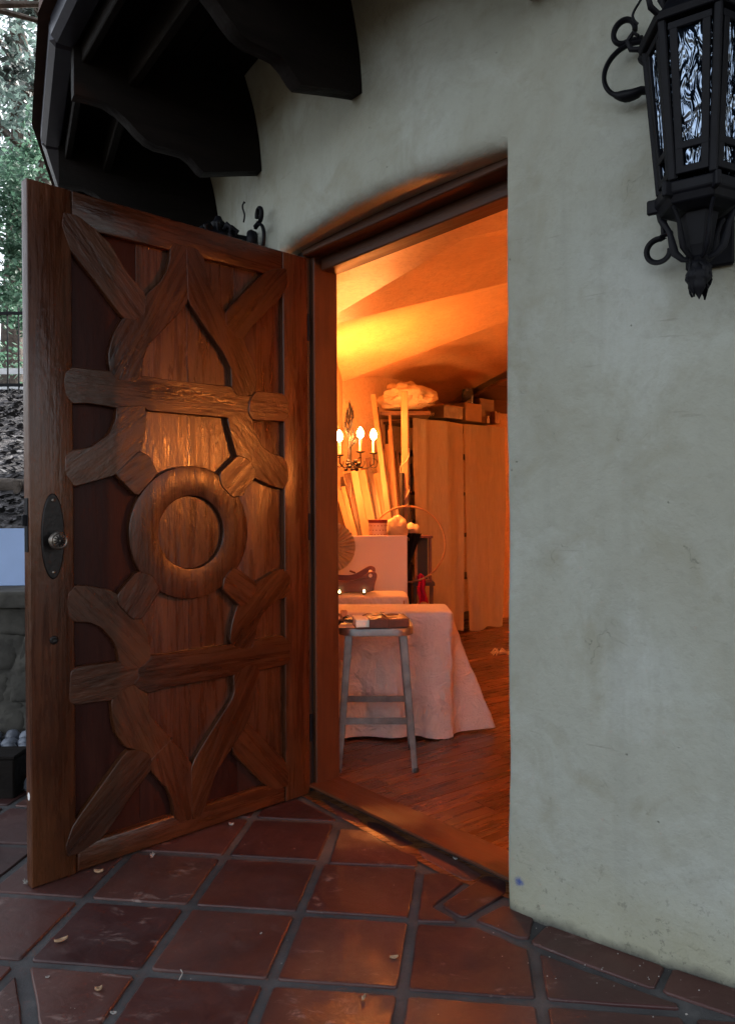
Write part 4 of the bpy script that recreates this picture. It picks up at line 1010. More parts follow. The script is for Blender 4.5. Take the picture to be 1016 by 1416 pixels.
# book on the stool
bk = thing('leather_book', 'brown leather journal tied with a cord lying on the metal stool', 'book', (0.052, 3.375, FZ + ST + 0.0005), radians(8))
G().box((0, 0, 0.0025), (0.235, 0.155, 0.004)).obj('back_cover', M['leather'], bk, bevel=0.001)
G().box((-0.003, 0.002, 0.021), (0.226, 0.146, 0.033)).obj('pages', M['paper'], bk, bevel=0.002)
def cover(u, w):
    x = -0.058 + 0.178 * u; y = -0.080 + 0.158 * w
    return Vector((x, y, 0.0385 + 0.004 * noise.noise(Vector((u * 4, w * 4, 1))) + 0.008 * exp(-((u - 0.3) / 0.12) ** 2)))
o = link('front_cover', G().grid(cover, 20, 14).me(), M['leather'], bk, smooth=True); md = o.modifiers.new('t', 'SOLIDIFY'); md.thickness = 0.003
G().box((0.1195, 0, 0.021), (0.004, 0.157, 0.040)).obj('spine', M['leather'], bk, bevel=0.0015)
G().box((0.03, -0.0800, 0.021), (0.178, 0.003, 0.038)).obj('fore_flap', M['leather'], bk, bevel=0.001)
cord = [(0.03, -0.083, 0.0), (0.03, -0.083, 0.04), (0.02, -0.04, 0.047), (0.005, 0.0, 0.058), (0.02, 0.03, 0.05), (0.03, 0.076, 0.046)]
G().tube(cord, 0.0026, 6, flat=1.6).obj('cord', M['leather'], bk, smooth=60)
for sx, h in ((-1, 0.062), (1, 0.055)):
    pts = [(0.005, 0.0, 0.052), (0.005 + sx * 0.03, 0.0, h), (0.005 + sx * 0.06, 0.012, h - 0.004), (0.005 + sx * 0.08, 0.005, 0.048), (0.005 + sx * 0.04, -0.02, 0.05), (0.005, 0.0, 0.053)]
    G().tube([(a_, b_, 0.046 + (c_ - 0.046) * 0.5) for a_, b_, c_ in pts], 0.0026, 6, flat=1.8).obj('bow_loop', M['leather'], bk, smooth=60)
pp = G().grid(lambda u, w: Vector((0.14 * (u - 0.5), 0.10 * (w - 0.5), 0.0008 + 0.003 * u * w + 0.002 * sin(u * 9) * w)), 10, 8).obj('paper_sheet', M['paper'], loc=(-0.095, 3.365, FZ + ST), rot=(0, 0, 0.25), smooth=60)
tag(pp, 'crumpled cream paper on the stool under the dried leaves', 'paper')
dl = thing('dried_leaf_bundle', 'small dark bundle of dried leaves on the stool left of the book', 'dried leaves', (-0.112, 3.40, FZ + ST + 0.004))
rr = random.Random(5)
for k in range(15):
    a = rr.uniform(0, 2 * pi); e = rr.uniform(0.2, 1.1); L = rr.uniform(0.04, 0.085); d = Vector((cos(a) * cos(e), sin(a) * cos(e), sin(e)))
    t = d.cross(Vector((0, 0, 1))).normalized()
    def lf(u, w, d=d, t=t, L=L): return Vector((0, 0, 0.012)) + d * (L * w) + t * (0.013 * sin(pi * w) * (2 * u - 1)) + Vector((0, 0, 0.01 * sin(w * 3 + k) - 0.02 * w * w))
    o = link('leaf', G().grid(lf, 3, 6).me(), M['black' if k % 3 else 'dry'], dl, smooth=True)
G().tube([(-0.05, 0, 0.012), (0, 0.0, 0.014), (0.05, 0.01, 0.012)], 0.008, 6).obj('stalk', M['pole_dark'], dl)

# covered table: white sheet to the floor
def drape(name, x0, x1, y0, y1, ztop, r, hem, flare, seed, mat, corner=None, nu=220, nv=46, wrinkle=1.0, amp=0.018):
    """cloth over a block: top with rounded edge, hanging sides with folds"""
    cx, cy = (x0 + x1) / 2, (y0 + y1) / 2; W, D = (x1 - x0) / 2, (y1 - y0) / 2
    base = rrect(W, D, r, 10); per = []
    # resample outline evenly
    L = [0.0]
    for i in range(len(base)): L.append(L[-1] + (Vector(base[(i + 1) % len(base)]) - Vector(base[i])).length)
    tot = L[-1]
    def outl(s):
        s = (s % 1.0) * tot
        for i in range(len(base)):
            if L[i + 1] >= s:
                k = (s - L[i]) / max(1e-9, L[i + 1] - L[i]); a, b = Vector(base[i]), Vector(base[(i + 1) % len(base)])
                p = a.lerp(b, k); t = (b - a).normalized(); return p, Vector((t.y, -t.x))
        return Vector(base[0]), Vector((1, 0))
    def fn(u, w):
        p, nrm = outl(u)
        dirc = Vector((p.x, p.y)).normalized()
        if w < 0.25:            # top
            k = w / 0.25; q = p * (0.02 + 0.98 * k) - nrm * (0.02 * k)
            z = ztop + 0.004 * noise.noise(Vector((q.x * 6, q.y * 6, seed))) * wrinkle
            return Vector((cx + q.x, cy + q.y, z))
        if w < 0.34:
            k = (w - 0.25) / 0.09; a = k * pi / 2
            q = p - nrm * (0.022 * (1 - sin(a))); z = ztop - 0.022 * (1 - cos(a))
            return Vector((cx + q.x, cy + q.y, z))
        k = (w - 0.34) / 0.66
        hz = hem(u, p) if callable(hem) else hem
        z = (ztop - 0.022) + (hz - (ztop - 0.022)) * k
        fold = sin(u * 2 * pi * 13 + 2.2 * noise.noise(Vector((u * 8, 0, seed)))) * amp * k ** 0.8
        fold += 0.012 * noise.noise(Vector((u * 40, k * 5, seed))) * k * wrinkle + 0.006 * noise.noise(Vector((u * 120, k * 14, seed))) * wrinkle * min(1, k * 4)
        fl = flare * k ** 1.2
        if corner:
            for (cu, wd, amt) in corner:
                du = min(abs(u - cu), 1 - abs(u - cu)); fl += amt * exp(-(du / wd) ** 2) * k ** 1.1
        q = p + nrm * (fl + fold)
        return Vector((cx + q.x, cy + q.y, z))
    gg = G().grid(fn, nu, nv, wrap=True)
    return gg.obj(name, mat, smooth=70)
# outline starts at the back right corner and runs anticlockwise: right side back -> left ... front -> right
TX0, TX1, TY0, TY1 = -0.75, 0.435, 3.78, 4.12
W_, D_ = (TX1 - TX0), (TY1 - TY0); PER = 2 * (W_ + D_)
u_front_right = (D_ / 2 + W_ + D_ + W_ - 0.04) / PER      # guess; refined by geometry below
def hem_t(u, p):
    z = 0.040 + 0.012 * noise.noise(Vector((u * 9, 3, 0)))
    d = exp(-(((p.x - 0.58) / 0.10) ** 2 + ((p.y + 0.17) / 0.10) ** 2)); z -= 0.012 * d
    z += 0.05 * exp(-(((p.x - 0.60) / 0.06) ** 2 + ((p.y - 0.12) / 0.1) ** 2))
    return max(z, FZ + 0.003)
tb = thing('covered_table', 'low table under a white sheet that falls in folds to the plank floor', 'table', ((TX0 + TX1) / 2, (TY0 + TY1) / 2, FZ))
G().box((0, 0, 0.615), (W_ - 0.02, D_ - 0.02, 0.03)).obj('tabletop', M['pole'], tb)
for sx in (-1, 1):
    for sy in (-1, 1): G().box((sx * (W_ / 2 - 0.06), sy * (D_ / 2 - 0.06), 0.30), (0.05, 0.05, 0.598)).obj('leg', M['pole'], tb)
cl = drape('white_sheet', TX0, TX1, TY0, TY1, 0.668, 0.035, hem_t, 0.012, 2.0, M['sheet'], corner=((0.944, 0.012, 0.20), (0.985, 0.018, 0.17), (0.06, 0.02, 0.10)), nu=420, nv=56)
tag(cl, 'wrinkled white sheet hanging to the floor behind the metal stool', 'sheet')
# second covered piece behind
bn = thing('covered_bench', 'orange lit bench under a pleated sheet behind the covered table', 'bench', (-0.35, 4.42, FZ))
G().box((0, 0, 0.61), (1.12, 0.30, 0.06)).obj('seat', M['pole'], bn)
for sx in (-1, 1):
    G().box((sx * 0.5, 0, 0.29), (0.06, 0.28, 0.58)).obj('leg', M['pole'], bn)
c2 = drape('cream_sheet', -0.93, 0.235, 4.26, 4.58, 0.690, 0.07, lambda u, p: 0.12 + 0.02 * noise.noise(Vector((u * 9, 1, 0))), 0.03, 5.0, M['sheet'], nu=300, nv=40, amp=0.02)
tag(c2, 'cream sheet over the bench, fanned into pleats at its left', 'sheet')
for k in range(5):     # fan of pleats on the near top at left
    a = radians(-62 + k * 21)
    G()
# tealights on the bench
for x, y in ((-0.165, 4.34), (-0.022, 4.36)):
    t = thing('tealight', 'small lit tealight on the cream sheet at the door frame' if x < -0.1 else 'small lit tealight on the cream sheet behind the book', 'candle', (x, y, 0.692), 0, 'tealights on the covered bench')
    G().lathe([(0, 0), (0.011, 0), (0.0115, 0.012), (0.0, 0.012)], 12).obj('cup', M['pewter'], t, smooth=40)
    G().lathe([(0, 0.0122), (0.005, 0.013), (0.006, 0.019), (0.002, 0.028), (0, 0.030)], 10).obj('flame', M['tiny_bulb'], t, smooth=60)
# carved wooden frame with two ogee arms
cf = thing('carved_wooden_rack', 'red brown wooden rack with two wavy pegged side arms on the covered bench', 'rack', (-0.13, 4.47, 0.692))
OG = [(-0.30, 0.02), (0.155, 0.0), (0.162, 0.05), (0.176, 0.095), (0.176, 0.112), (0.168, 0.124), (0.15, 0.130), (0.13, 0.126), (0.10, 0.108), (0.06, 0.084), (0.02, 0.072), (-0.04, 0.075), (-0.12, 0.088), (-0.30, 0.105)]
for dy, dz, dx in ((-0.05, 0.0, 0.008), (0.05, 0.025, 0.0)):
    vv, ff = prism(chaikin(OG, 2), -0.009, 0.009, 0.003, bottom=True)
    me = meshd('side_arm', vv, ff); auto_smooth(me, 40); link('side_arm', me, M['redwood'], cf, (dx, dy, dz + 0.0), (pi / 2, 0, 0))
for x, z in ((0.145, 0.105), (-0.07, 0.05), (-0.2, 0.06)):
    G().tube([(x, -0.065, z), (x, 0.065, z + 0.02)], 0.011, 12).obj('peg', M['candle'], cf, smooth=40)
G().tube([(0.02, 0.052, 0.125), (0.055, 0.052, 0.112)], 0.006, 8).obj('pin', M['redwood'], cf)
# large white board
bd = thing('white_board', 'large plain white board standing behind the covered bench', 'board', (0.0, 4.9, FZ))
G().box((0.0, 0, 0.495), (0.515, 0.022, 0.985)).obj('panel', M['board'], bd, bevel=0.002)
G().box((0.0, 0.16, 0.012), (0.3, 0.34, 0.022)).obj('foot', M['pole'], bd)
# round pleated paper fan
fn_ = thing('paper_fan', 'round pleated cream paper disc half hidden by the door jamb', 'paper fan', (-0.235, 4.66, 0.955))
n = 36; fv = [Vector((0, -0.035, 0))]; ff = []
for k in range(n * 2):
    a = pi * k / n; rr_ = 0.158
    fv.append(Vector((rr_ * cos(a), -0.03 * (k % 2) - 0.0, rr_ * sin(a))))
for k in range(n * 2): ff.append((0, 1 + k, 1 + (k + 1) % (2 * n)))
o = link('disc', meshd('disc', fv, ff), M['bundle'], fn_); md = o.modifiers.new('t', 'SOLIDIFY'); md.thickness = 0.002
G().tube([(0, 0.005, 0.05), (0, 0.02, -0.30)], 0.012, 8).obj('handle', M['pole'], fn_)
# trunk behind the board that carries tin and cloth
tk = thing('low_cabinet', 'plain low wooden cabinet hidden behind the white board', 'cabinet', (0.03, 5.22, FZ))
G().box((0, 0, 0.475), (0.48, 0.36, 0.94)).obj('carcass', M['pole_dark'], tk, bevel=0.004)
G().box((0, 0, 0.956), (0.50, 0.38, 0.02)).obj('top', M['pole_dark'], tk, bevel=0.003)
TOPZ = FZ + 0.9665
tn = thing('patterned_tin', 'pale pink tin pail with red rim in front of the leaning boards', 'pail', (0.071, 5.12, TOPZ))
G().lathe([(0.0, 0.0), (0.058, 0.0), (0.063, 0.105), (0.0, 0.104)], 26).obj('body', M['dotted'], tn, smooth=40)
G().lathe([(0.058, 0.100), (0.066, 0.101), (0.068, 0.122), (0.062, 0.124), (0.058, 0.118)], 26).obj('rim', M['red_rim'], tn, smooth=40)
dt = G()
for r in range(3):
    for k in range(16):
        a = 2 * pi * (k + 0.5 * (r % 2)) / 16; rad = 0.0595 + 0.0013 * r
        dt.lathe([(0, 0), (0.0035, 0.0002), (0.003, 0.001), (0, 0.0012)], 6, (0, 0, 0)) if False else dt.box((rad * cos(a), rad * sin(a), 0.022 + 0.030 * r), (0.0025, 0.007, 0.006), (0, 0, a))
o = dt.obj('dot', M['red_rim'], tn); o['kind'] = 'stuff'
def crumple(name, label, cat, c, r, seed, mat, amp=0.45, nu=44, nv=26, flatbase=0.25, freq=2.2, group=None):
    def fn(u, w):
        a = 2 * pi * u; e = pi * (w - 0.5); d = Vector((cos(a) * cos(e), sin(a) * cos(e), sin(e)))
        k = 1 + amp * noise.noise(d * freq + Vector((seed, 0, 0))) + amp * 0.5 * abs(noise.noise(d * freq * 2.6 + Vector((0, seed, 0))))
        p = Vector((d.x * r[0], d.y * r[1], d.z * r[2])) * k
        p.z = max(p.z, -r[2] * (1 - flatbase)); return p
    gg = G().grid(fn, nu, nv, wrap=True)
    o = gg.obj(name, mat, loc=c, smooth=38); tag(o, label, cat, group); return o
crumple('folded_cloth', 'crumpled cream cloth beside the pink tin', 'cloth', (0.205, 5.2, TOPZ + 0.062), (0.075, 0.10, 0.085), 3.1, M['bundle'], 0.22, 44, 26, 0.1, 1.4)
# leaning lumber
LUM = [   # top point, bottom point, width, depth, material
    ((-0.225, 5.86, 1.33), (-0.02, 5.42, 0.60), 0.042, 0.020, 'pole'), ((-0.19, 5.90, 1.36), (0.01, 5.40, 0.60), 0.034, 0.02, 'pole'),
    ((-0.150, 5.93, 1.47), (0.06, 5.42, 0.60), 0.070, 0.02, 'pole_dark'), ((-0.105, 5.88, 1.50), (0.06, 5.40, 0.58), 0.056, 0.022, 'pole'),
    ((-0.045, 5.98, 1.49), (0.11, 5.44, 0.62), 0.062, 0.022, 'pole'), ((0.03, 5.95, 1.48), (0.15, 5.42, 0.70), 0.028, 0.02, 'pole_dark'),
    ((0.048, 5.94, 1.46), (0.17, 5.40, 0.70), 0.022, 0.02, 'pole'), ((0.085, 6.04, 1.47), (0.21, 5.46, 0.70), 0.050, 0.022, 'pole'),
    ((0.051, 6.14, 2.12), (0.215, 5.50, 0.60), 0.040, 0.026, 'pole'), ((0.080, 6.16, 2.02), (0.235, 5.52, 0.60), 0.030, 0.02, 'pole_dark'),
    ((0.135, 6.18, 1.67), (0.235, 5.56, 0.55), 0.030, 0.02, 'pole'), ((0.165, 6.20, 1.72), (0.25, 5.58, 0.55), 0.034, 0.02, 'pole'),
    ((0.185, 6.24, 1.84), (0.27, 5.62, 0.55), 0.026, 0.02, 'pole'), ((0.215, 6.24, 1.60), (0.285, 5.62, 0.55), 0.032, 0.02, 'pole'),
    ((0.005, 6.10, 1.60), (0.13, 5.60, 0.60), 0.040, 0.02, 'pole_dark'), ((0.100, 6.22, 1.56), (0.20, 5.66, 0.60), 0.050, 0.02, 'pole'),
    ((0.245, 6.30, 1.66), (0.30, 5.72, 0.60), 0.036, 0.02, 'pole_dark'), ((-0.075, 6.06, 1.56), (0.075, 5.56, 0.60), 0.034, 0.02, 'pole'),
    ((-0.215, 6.02, 1.44), (-0.01, 5.56, 0.60), 0.05, 0.02, 'pole_dark'), ((0.19, 6.30, 1.97), (0.275, 5.74, 0.60), 0.022, 0.02, 'pole'),
]
LAB = ['short pale board leaning lowest at the left edge of the opening', 'narrow pale batten second from the left among the leaning boards', 'wide dark brown plank between pale boards under the sconce',
       'pale board leaning just right of the dark plank', 'pale plank with its foot behind the pink tin', 'thin dark batten right of the tin plank', 'slimmest pale batten beside the thin dark batten',
       'pale board leaning right above the tin rim', 'tallest pale board reaching up to the cream cloth bundle', 'dark tall strip against the side of the tallest board',
       'short pale board right of the tall dark strip', 'pale board of middle height in the close upright cluster', 'pale stick standing highest in the close upright cluster', 'last pale board left of the black pole', 'dark board filling the gap left of the tallest board', 'pale board set back behind the tallest board', 'dark batten set back beside the wooden post', 'pale batten set back left of the tin plank', 'dark board set back at the far left under the sconce', 'thin pale stick that reaches up behind the upright cluster']
for (a, b, w, d, m), lb in zip(LUM, LAB):
    A, B = Vector(a), Vector(b); 
    dirv = (A - B).normalized(); B = B - dirv * ((B.z - FZ - 0.012) / dirv.z)
    L = (A - B).length; X = dirv; Y = Vector((0, 1, 0)); Z = X.cross(Y).normalized(); Y = Z.cross(X)
    o = G().box((0, 0, 0), (L, d, w)).obj('leaning_board', M[m], None, (A + B) / 2, bevel=0.002)
    o.rotation_euler = Matrix((X, Y, Z)).transposed().to_euler()
    tag(o, lb, 'board', 'boards leaning on the room wall')
po = thing('wooden_post', 'upright pale post wound with thin string beside the curtained rack', 'post', (0.288, 5.75, FZ))
o = G().box((0, 0, 0), (2.06, 0.05, 0.05)).obj('shaft', M['pole'], po, (0, 0, 1.03), (0, -pi / 2, 0), bevel=0.003)
G().tube([(0.027 * cos(a) * 1.35, 0.027 * sin(a) * 1.35, 0.75 + 0.045 * a + 0.01 * sin(a * 1.7)) for a in [0.25 * k for k in range(78)]], 0.003, 5).obj('string', M['candle'], po)
tag(G().tube([(0.262, 5.60, FZ + 0.002), (0.262, 5.72, 1.46)], 0.017, 10).obj('black_pole', M['black'], smooth=40), 'thin black pole standing left of the wooden post', 'pole')
# cloth bundle on the rack
# curtained rack
RA_, RB_ = Vector((0.362, 6.50)), Vector((1.314, 7.45)); rd = (RB_ - RA_).normalized(); rn = Vector((rd.y, -rd.x)); RL = (RB_ - RA_).length
rk = thing('shelving_rack', 'tall dark rack of shelves hidden behind two gauze curtains', 'shelves', (RA_.x, RA_.y, FZ), atan2(rd.y, rd.x))
RH = 1.935
for x in (0.02, RL / 2, RL - 0.02):
    for y in (0.04, 0.30): G().box((x, y, RH / 2), (0.035, 0.035, RH)).obj('upright', M['pole_dark'], rk)
for z in (0.1, 0.5, 0.9, 1.3, 1.66, RH - 0.01): G().box((RL / 2, 0.17, z), (RL + 0.05, 0.32, 0.022)).obj('shelf', M['pole_dark'], rk)
rr = random.Random(9)
for z in (0.51, 0.911, 1.311):
    for side in (0, 1):
        for k in range(2):
            x = (0.05 + 0.07 * k) if side == 0 else (RL - 0.06 - 0.08 * k); hgt = rr.uniform(0.1, 0.24)
            b_ = thing('storage_box', f"{rr.choice(('small', 'narrow'))} {'dark' if k else 'brown'} box on the {'lowest' if z < .6 else 'middle' if z < 1 else 'upper'} rack shelf at the {'left' if side == 0 else 'right'} curtain edge{', farther in' if k else ''}", 'box', (0, 0, 0), 0, 'boxes on the rack')
            pw = Vector((RA_.x, RA_.y)) + rd * x - rn * 0.12
            b_.location = (pw.x, pw.y, FZ + z); b_.rotation_euler = (0, 0, atan2(rd.y, rd.x))
            G().box((0, 0, hgt / 2), (0.06, 0.16, hgt)).obj('carton', M[('cardboard', 'black', 'leather', 'bundle')[(k + side + int(z * 5)) % 4]], b_, bevel=0.002)
            G().box((0, 0, hgt + 0.006), (0.064, 0.164, 0.012)).obj('lid', M[('black', 'cardboard')[k]], b_, bevel=0.002)
def curtain(label, s0, s1, ztop0, ztop1, zbot, seed, lean=0.0):
    def fn(u, w):
        x = s0 + (s1 - s0) * u
        x += lean * (w ** 2) * (u - 0.3) + 0.016 * noise.noise(Vector((u * 1.5, w * 5, seed + 3)))
        k = w
        fo = 0.019 * sin(u * 11 + seed + 0.9 * sin(w * 2)) * (0.25 + 0.75 * w) + 0.024 * exp(-((u - 0.62 - 0.05 * w) / 0.09) ** 2) + 0.018 * exp(-((u - 0.25 + 0.04 * w) / 0.07) ** 2) * (1 - 0.5 * w) + 0.008 * noise.noise(Vector((u * 5, w * 3, seed))) + 0.0014 * noise.noise(Vector((u * 26, w * 2, seed)))
        y = -0.045 - fo - 0.03 * w
        zt = ztop0 + (ztop1 - ztop0) * u
        if w < 0.05:           # turned over the top edge
            t_ = w / 0.05; y = 0.10 - (0.145 + fo) * t_; z = zt + 0.012 * sin(pi * t_ * 0.5 + 0.6)
        else:
            zb = zbot + 0.012 * sin(u * 9 + seed) ; z = zt + (zb - zt) * ((w - 0.05) / 0.95)
        p = RA_ + rd * x + rn * (-y)
        return Vector((p.x, p.y, z))
    gg = G().grid(fn, 90, 60); o = gg.obj('gauze_curtain', M['gauze'], smooth=70)
    tag(o, label, 'curtain', 'gauze curtains over the rack'); return o
curtain('left gauze curtain with soft vertical folds and turned over top', -0.01, 0.70, RH + 0.04, RH + 0.035, 0.055, 0.7, -0.05)
curtain('right gauze curtain whose lower edge swings out over the floor', 0.715, RL + 0.02, RH + 0.035, RH + 0.045, 0.04, 2.9, -0.16)
TOPR = FZ + RH + 0.055
def on_rack(s, dy, z=0.0):
    p = RA_ + rd * s - rn * dy; return (p.x, p.y, TOPR + z)
crumple('cloth_bundle', 'big crumpled cream cloth bundle above the leaning boards', 'cloth', (0.345, 6.36, TOPR + 0.115), (0.215, 0.16, 0.115), 8.3, M['bundle'], 0.34, 72, 44, 0.2, 1.9)
bs = thing('bundle_shelf', 'dark bracket board on the wall under the cream bundle', 'shelf', (0.32, 6.42, TOPR - 0.03))
G().box((0, 0, 0), (0.42, 0.30, 0.03)).obj('board', M['pole_dark'], bs)
G().box((0.02, 0.02, -0.95), (0.05, 0.05, 1.90 - 0.03)).obj('support', M['pole_dark'], bs)
RZr = atan2(rd.y, rd.x)
cb = thing('cardboard_box', 'open topped cardboard box on the rack top under the glass jar', 'box', on_rack(0.93, 0.10), RZr)
G().box((0, 0, 0.085), (0.25, 0.20, 0.17)).obj('carton', M['cardboard'], cb, bevel=0.003)
G().box((0, -0.101, 0.13), (0.24, 0.004, 0.05)).obj('flap', M['cardboard'], cb)
db = thing('dark_crate', 'dark wooden crate on the rack top behind the cardboard box', 'crate', on_rack(1.18, 0.14), RZr)
G().box((0, 0, 0.12), (0.24, 0.22, 0.24)).obj('case', M['pole_dark'], db, bevel=0.003)
G().box((0, -0.112, 0.2), (0.22, 0.006, 0.03)).obj('slat', M['pole_dark'], db); G().box((0, -0.112, 0.08), (0.22, 0.006, 0.03)).obj('slat', M['pole_dark'], db)
lb = thing('low_carton', 'low grey carton on the rack top left of the cardboard box', 'box', on_rack(0.62, 0.10), RZr)
G().box((0, 0, 0.055), (0.28, 0.2, 0.11)).obj('carton', M['steel'], lb, bevel=0.003); G().box((0, 0, 0.115), (0.29, 0.21, 0.012)).obj('lid', M['cardboard'], lb, bevel=0.002)
p = on_rack(0.93, 0.10)
jr = thing('glass_jar', 'clear lidded glass jar on top of the cardboard box', 'jar', (p[0] + 0.02, p[1], p[2] + 0.171))
G().lathe([(0, 0), (0.05, 0), (0.056, 0.01), (0.056, 0.10), (0.045, 0.12), (0.045, 0.128), (0.041, 0.128), (0.041, 0.118), (0.052, 0.1), (0.052, 0.012), (0, 0.006)], 20).obj('body', M['jar'], jr, smooth=50)
G().lathe([(0, 0.126), (0.048, 0.126), (0.048, 0.145), (0, 0.147)], 20).obj('lid', M['pewter'], jr, smooth=40)
bt = thing('small_bottle', 'little white bottle at the front edge of the rack top', 'bottle', on_rack(1.16, 0.0), 0)
G().lathe([(0, 0), (0.013, 0), (0.013, 0.04), (0.007, 0.05), (0.007, 0.058), (0, 0.058)], 14).obj('body', M['board'], bt, smooth=40)
G().lathe([(0, 0.058), (0.0085, 0.058), (0.0085, 0.07), (0, 0.071)], 14).obj('cap', M['board'], bt, smooth=40)
for k, (w, h, m) in enumerate(((0.025, 0.12, 'leather'), (0.03, 0.105, 'redwood'), (0.022, 0.115, 'cardboard'))):
    b_ = thing('book', ('tall brown book', 'thick red brown book', 'thin tan book')[k] + ' standing at the right end of the rack top', 'book', on_rack(1.245 + 0.032 * k, 0.02), RZr, 'books on the rack top')
    G().box((0, 0, h / 2), (w, 0.1, h)).obj('cover', M[m], b_, bevel=0.002); G().box((0, 0.003, h / 2 + 0.002), (w - 0.008, 0.096, h - 0.004)).obj('pages', M['paper'], b_)
tag(G().tube([(on_rack(0.30 + 0.10 * k / 16 + 0.02 * sin(k), 0.06)[0], on_rack(0.30 + 0.10 * k / 16, 0.06)[1], TOPR + 0.005 + 0.035 * abs(sin(k * 0.8))) for k in range(17)], 0.003, 5).obj('wire_coil', M['candle'], smooth=60), 'loose loops of pale wire on the rack top', 'wire')
# dark planks added over the rack in place of the shaded ceiling facet
lp = thing('shade_panel', 'dark planks added as the shaded part of the sloping ceiling at the right', 'panel', (0, 0, 0))
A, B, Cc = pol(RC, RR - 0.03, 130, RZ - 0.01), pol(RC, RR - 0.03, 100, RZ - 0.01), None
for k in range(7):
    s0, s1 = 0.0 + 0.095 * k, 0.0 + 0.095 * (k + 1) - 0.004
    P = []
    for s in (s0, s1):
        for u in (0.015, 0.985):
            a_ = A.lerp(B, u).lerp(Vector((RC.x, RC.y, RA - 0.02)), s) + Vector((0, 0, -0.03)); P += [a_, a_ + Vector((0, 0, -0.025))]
    G().add(P, [(0, 2, 6, 4), (1, 5, 7, 3), (0, 1, 3, 2), (4, 6, 7, 5), (0, 4, 5, 1), (2, 3, 7, 6)]).obj('shade_plank', M['pole_dark'], lp)
# stand with hoop, parasol, little glazed frame and scarf
hp = G(); hc = Vector((0.283, 5.33, 0.938))
hp.tube([hc + Vector((0.268 * cos(a), 0.03 * sin(a), 0.268 * sin(a))) for a in [2 * pi * k / 60 for k in range(61)]], 0.0065, 8, caps=False)
ho = hp.obj('wooden_hoop', M['pole'], smooth=60); tag(ho, 'thin round wooden hoop hanging before the left curtain', 'hoop')
hk = thing('hat_stand', 'slim dark stand that carries the hoop and the black parasol', 'stand', (0.30, 5.40, FZ))
G().tube([(0, 0, 0.02), (0, 0, 1.205)], 0.012, 10).obj('pole', M['black'], hk, smooth=40)
G().tube([(0, 0, 1.195), (-0.01, -0.075, 1.2), (-0.015, -0.085, 1.185)], 0.006, 8).obj('hook', M['black'], hk, smooth=40)
G().lathe([(0, 0), (0.11, 0), (0.11, 0.012), (0.02, 0.025), (0, 0.025)], 20).obj('base', M['black'], hk, smooth=40)
pa = thing('folded_parasol', 'black folded parasol with cream lining hanging point down beside the white board', 'parasol', (0.325, 5.30, 0))
n = 12; pv = []; 
for r, z in ((0.003, 0.70), (0.02, 0.80), (0.035, 0.90), (0.05, 0.99), (0.056, 1.012)):
    for k in range(n * 2):
        a = pi * k / n; q = r * (1.0 if k % 2 else 0.62); pv.append(Vector((q * cos(a) + (z - 1.0) * 0.22, q * sin(a) * 0.8, z)))
pf = [(i * 2 * n + k, i * 2 * n + (k + 1) % (2 * n), (i + 1) * 2 * n + (k + 1) % (2 * n), (i + 1) * 2 * n + k) for i in range(4) for k in range(2 * n)]
link('canopy', meshd('canopy', pv, pf), M['black_cloth'], pa)
G().tube([(-0.075, 0, 0.66), (0.0, 0, 1.0), (0.018, 0, 1.09)], 0.005, 8).obj('shaft', M['pole_dark'], pa)
crumple('cream_hat', 'limp cream cloth draped over the top of the black parasol', 'cloth', (0.312, 5.30, 1.045), (0.052, 0.06, 0.04), 1.2, M['bundle'], 0.25, 40, 24, 0.3, 1.3)
gf = thing('glazed_display_frame', 'small wooden display frame with open sides hanging by the hoop', 'frame', (0.40, 5.42, 0.655))
G().box((0, 0, 0.010), (0.125, 0.11, 0.018)).obj('bottom', M['redwood'], gf, bevel=0.002)
G().box((0, 0, 0.330), (0.135, 0.12, 0.018)).obj('top', M['redwood'], gf, bevel=0.002)
for sx in (-1, 1):
    for sy in (-1, 1): G().box((sx * 0.05, sy * 0.045, 0.17), (0.014, 0.014, 0.302)).obj('post', M['pole' if sx < 0 else 'redwood'], gf)
G().box((0.05, 0, 0.17), (0.006, 0.076, 0.300)).obj('side_panel', M['redwood'], gf)
G().box((-0.006, 0.042, 0.17), (0.084, 0.004, 0.300)).obj('back_panel', M['black'], gf)
lt = thing('frame_table', 'little dark side table under the wooden display frame', 'table', (0.40, 5.44, FZ))
G().box((0, 0, 0.618), (0.16, 0.15, 0.02)).obj('tabletop', M['pole_dark'], lt)
for sx in (-1, 1):
    for sy in (-1, 1): G().box((sx * 0.06, sy * 0.055, 0.304), (0.018, 0.018, 0.607)).obj('leg', M['pole_dark'], lt)
def scarf(u, w):
    return Vector((0.375 + 0.045 * (u - 0.5) * (1 + 0.5 * w) + 0.018 * w + 0.006 * sin(w * 9), 5.352 - 0.012 * sin(u * 9 + w * 3) - 0.01 * w, 0.705 - 0.20 * w + 0.02 * sin(u * 3)))
o = link('magenta_scarf', G().grid(scarf, 18, 24).me(), M['magenta'], smooth=True); md = o.modifiers.new('t', 'SOLIDIFY'); md.thickness = 0.004
tag(o, 'magenta scarf hanging below the small wooden display frame', 'scarf')
ts = thing('rope_tassel', 'frayed pale rope end lying on the planks at the right jamb', 'rope', (1.03, 5.914, FZ))
rr = random.Random(2)
for k in range(12):
    a = rr.uniform(0, 2 * pi); L = rr.uniform(0.04, 0.08)
    G().tube([(0, 0, 0.02), (L * 0.5 * cos(a), L * 0.5 * sin(a), 0.03 + rr.uniform(0, 0.03)), (L * cos(a), L * sin(a), 0.006)], 0.004, 5).obj('strand', M['bundle'], ts, smooth=60)
G().tube([(0, 0, 0.012), (0.12, 0.05, 0.012), (0.2, 0.02, 0.012)], 0.01, 8).obj('rope', M['bundle'], ts, smooth=60)

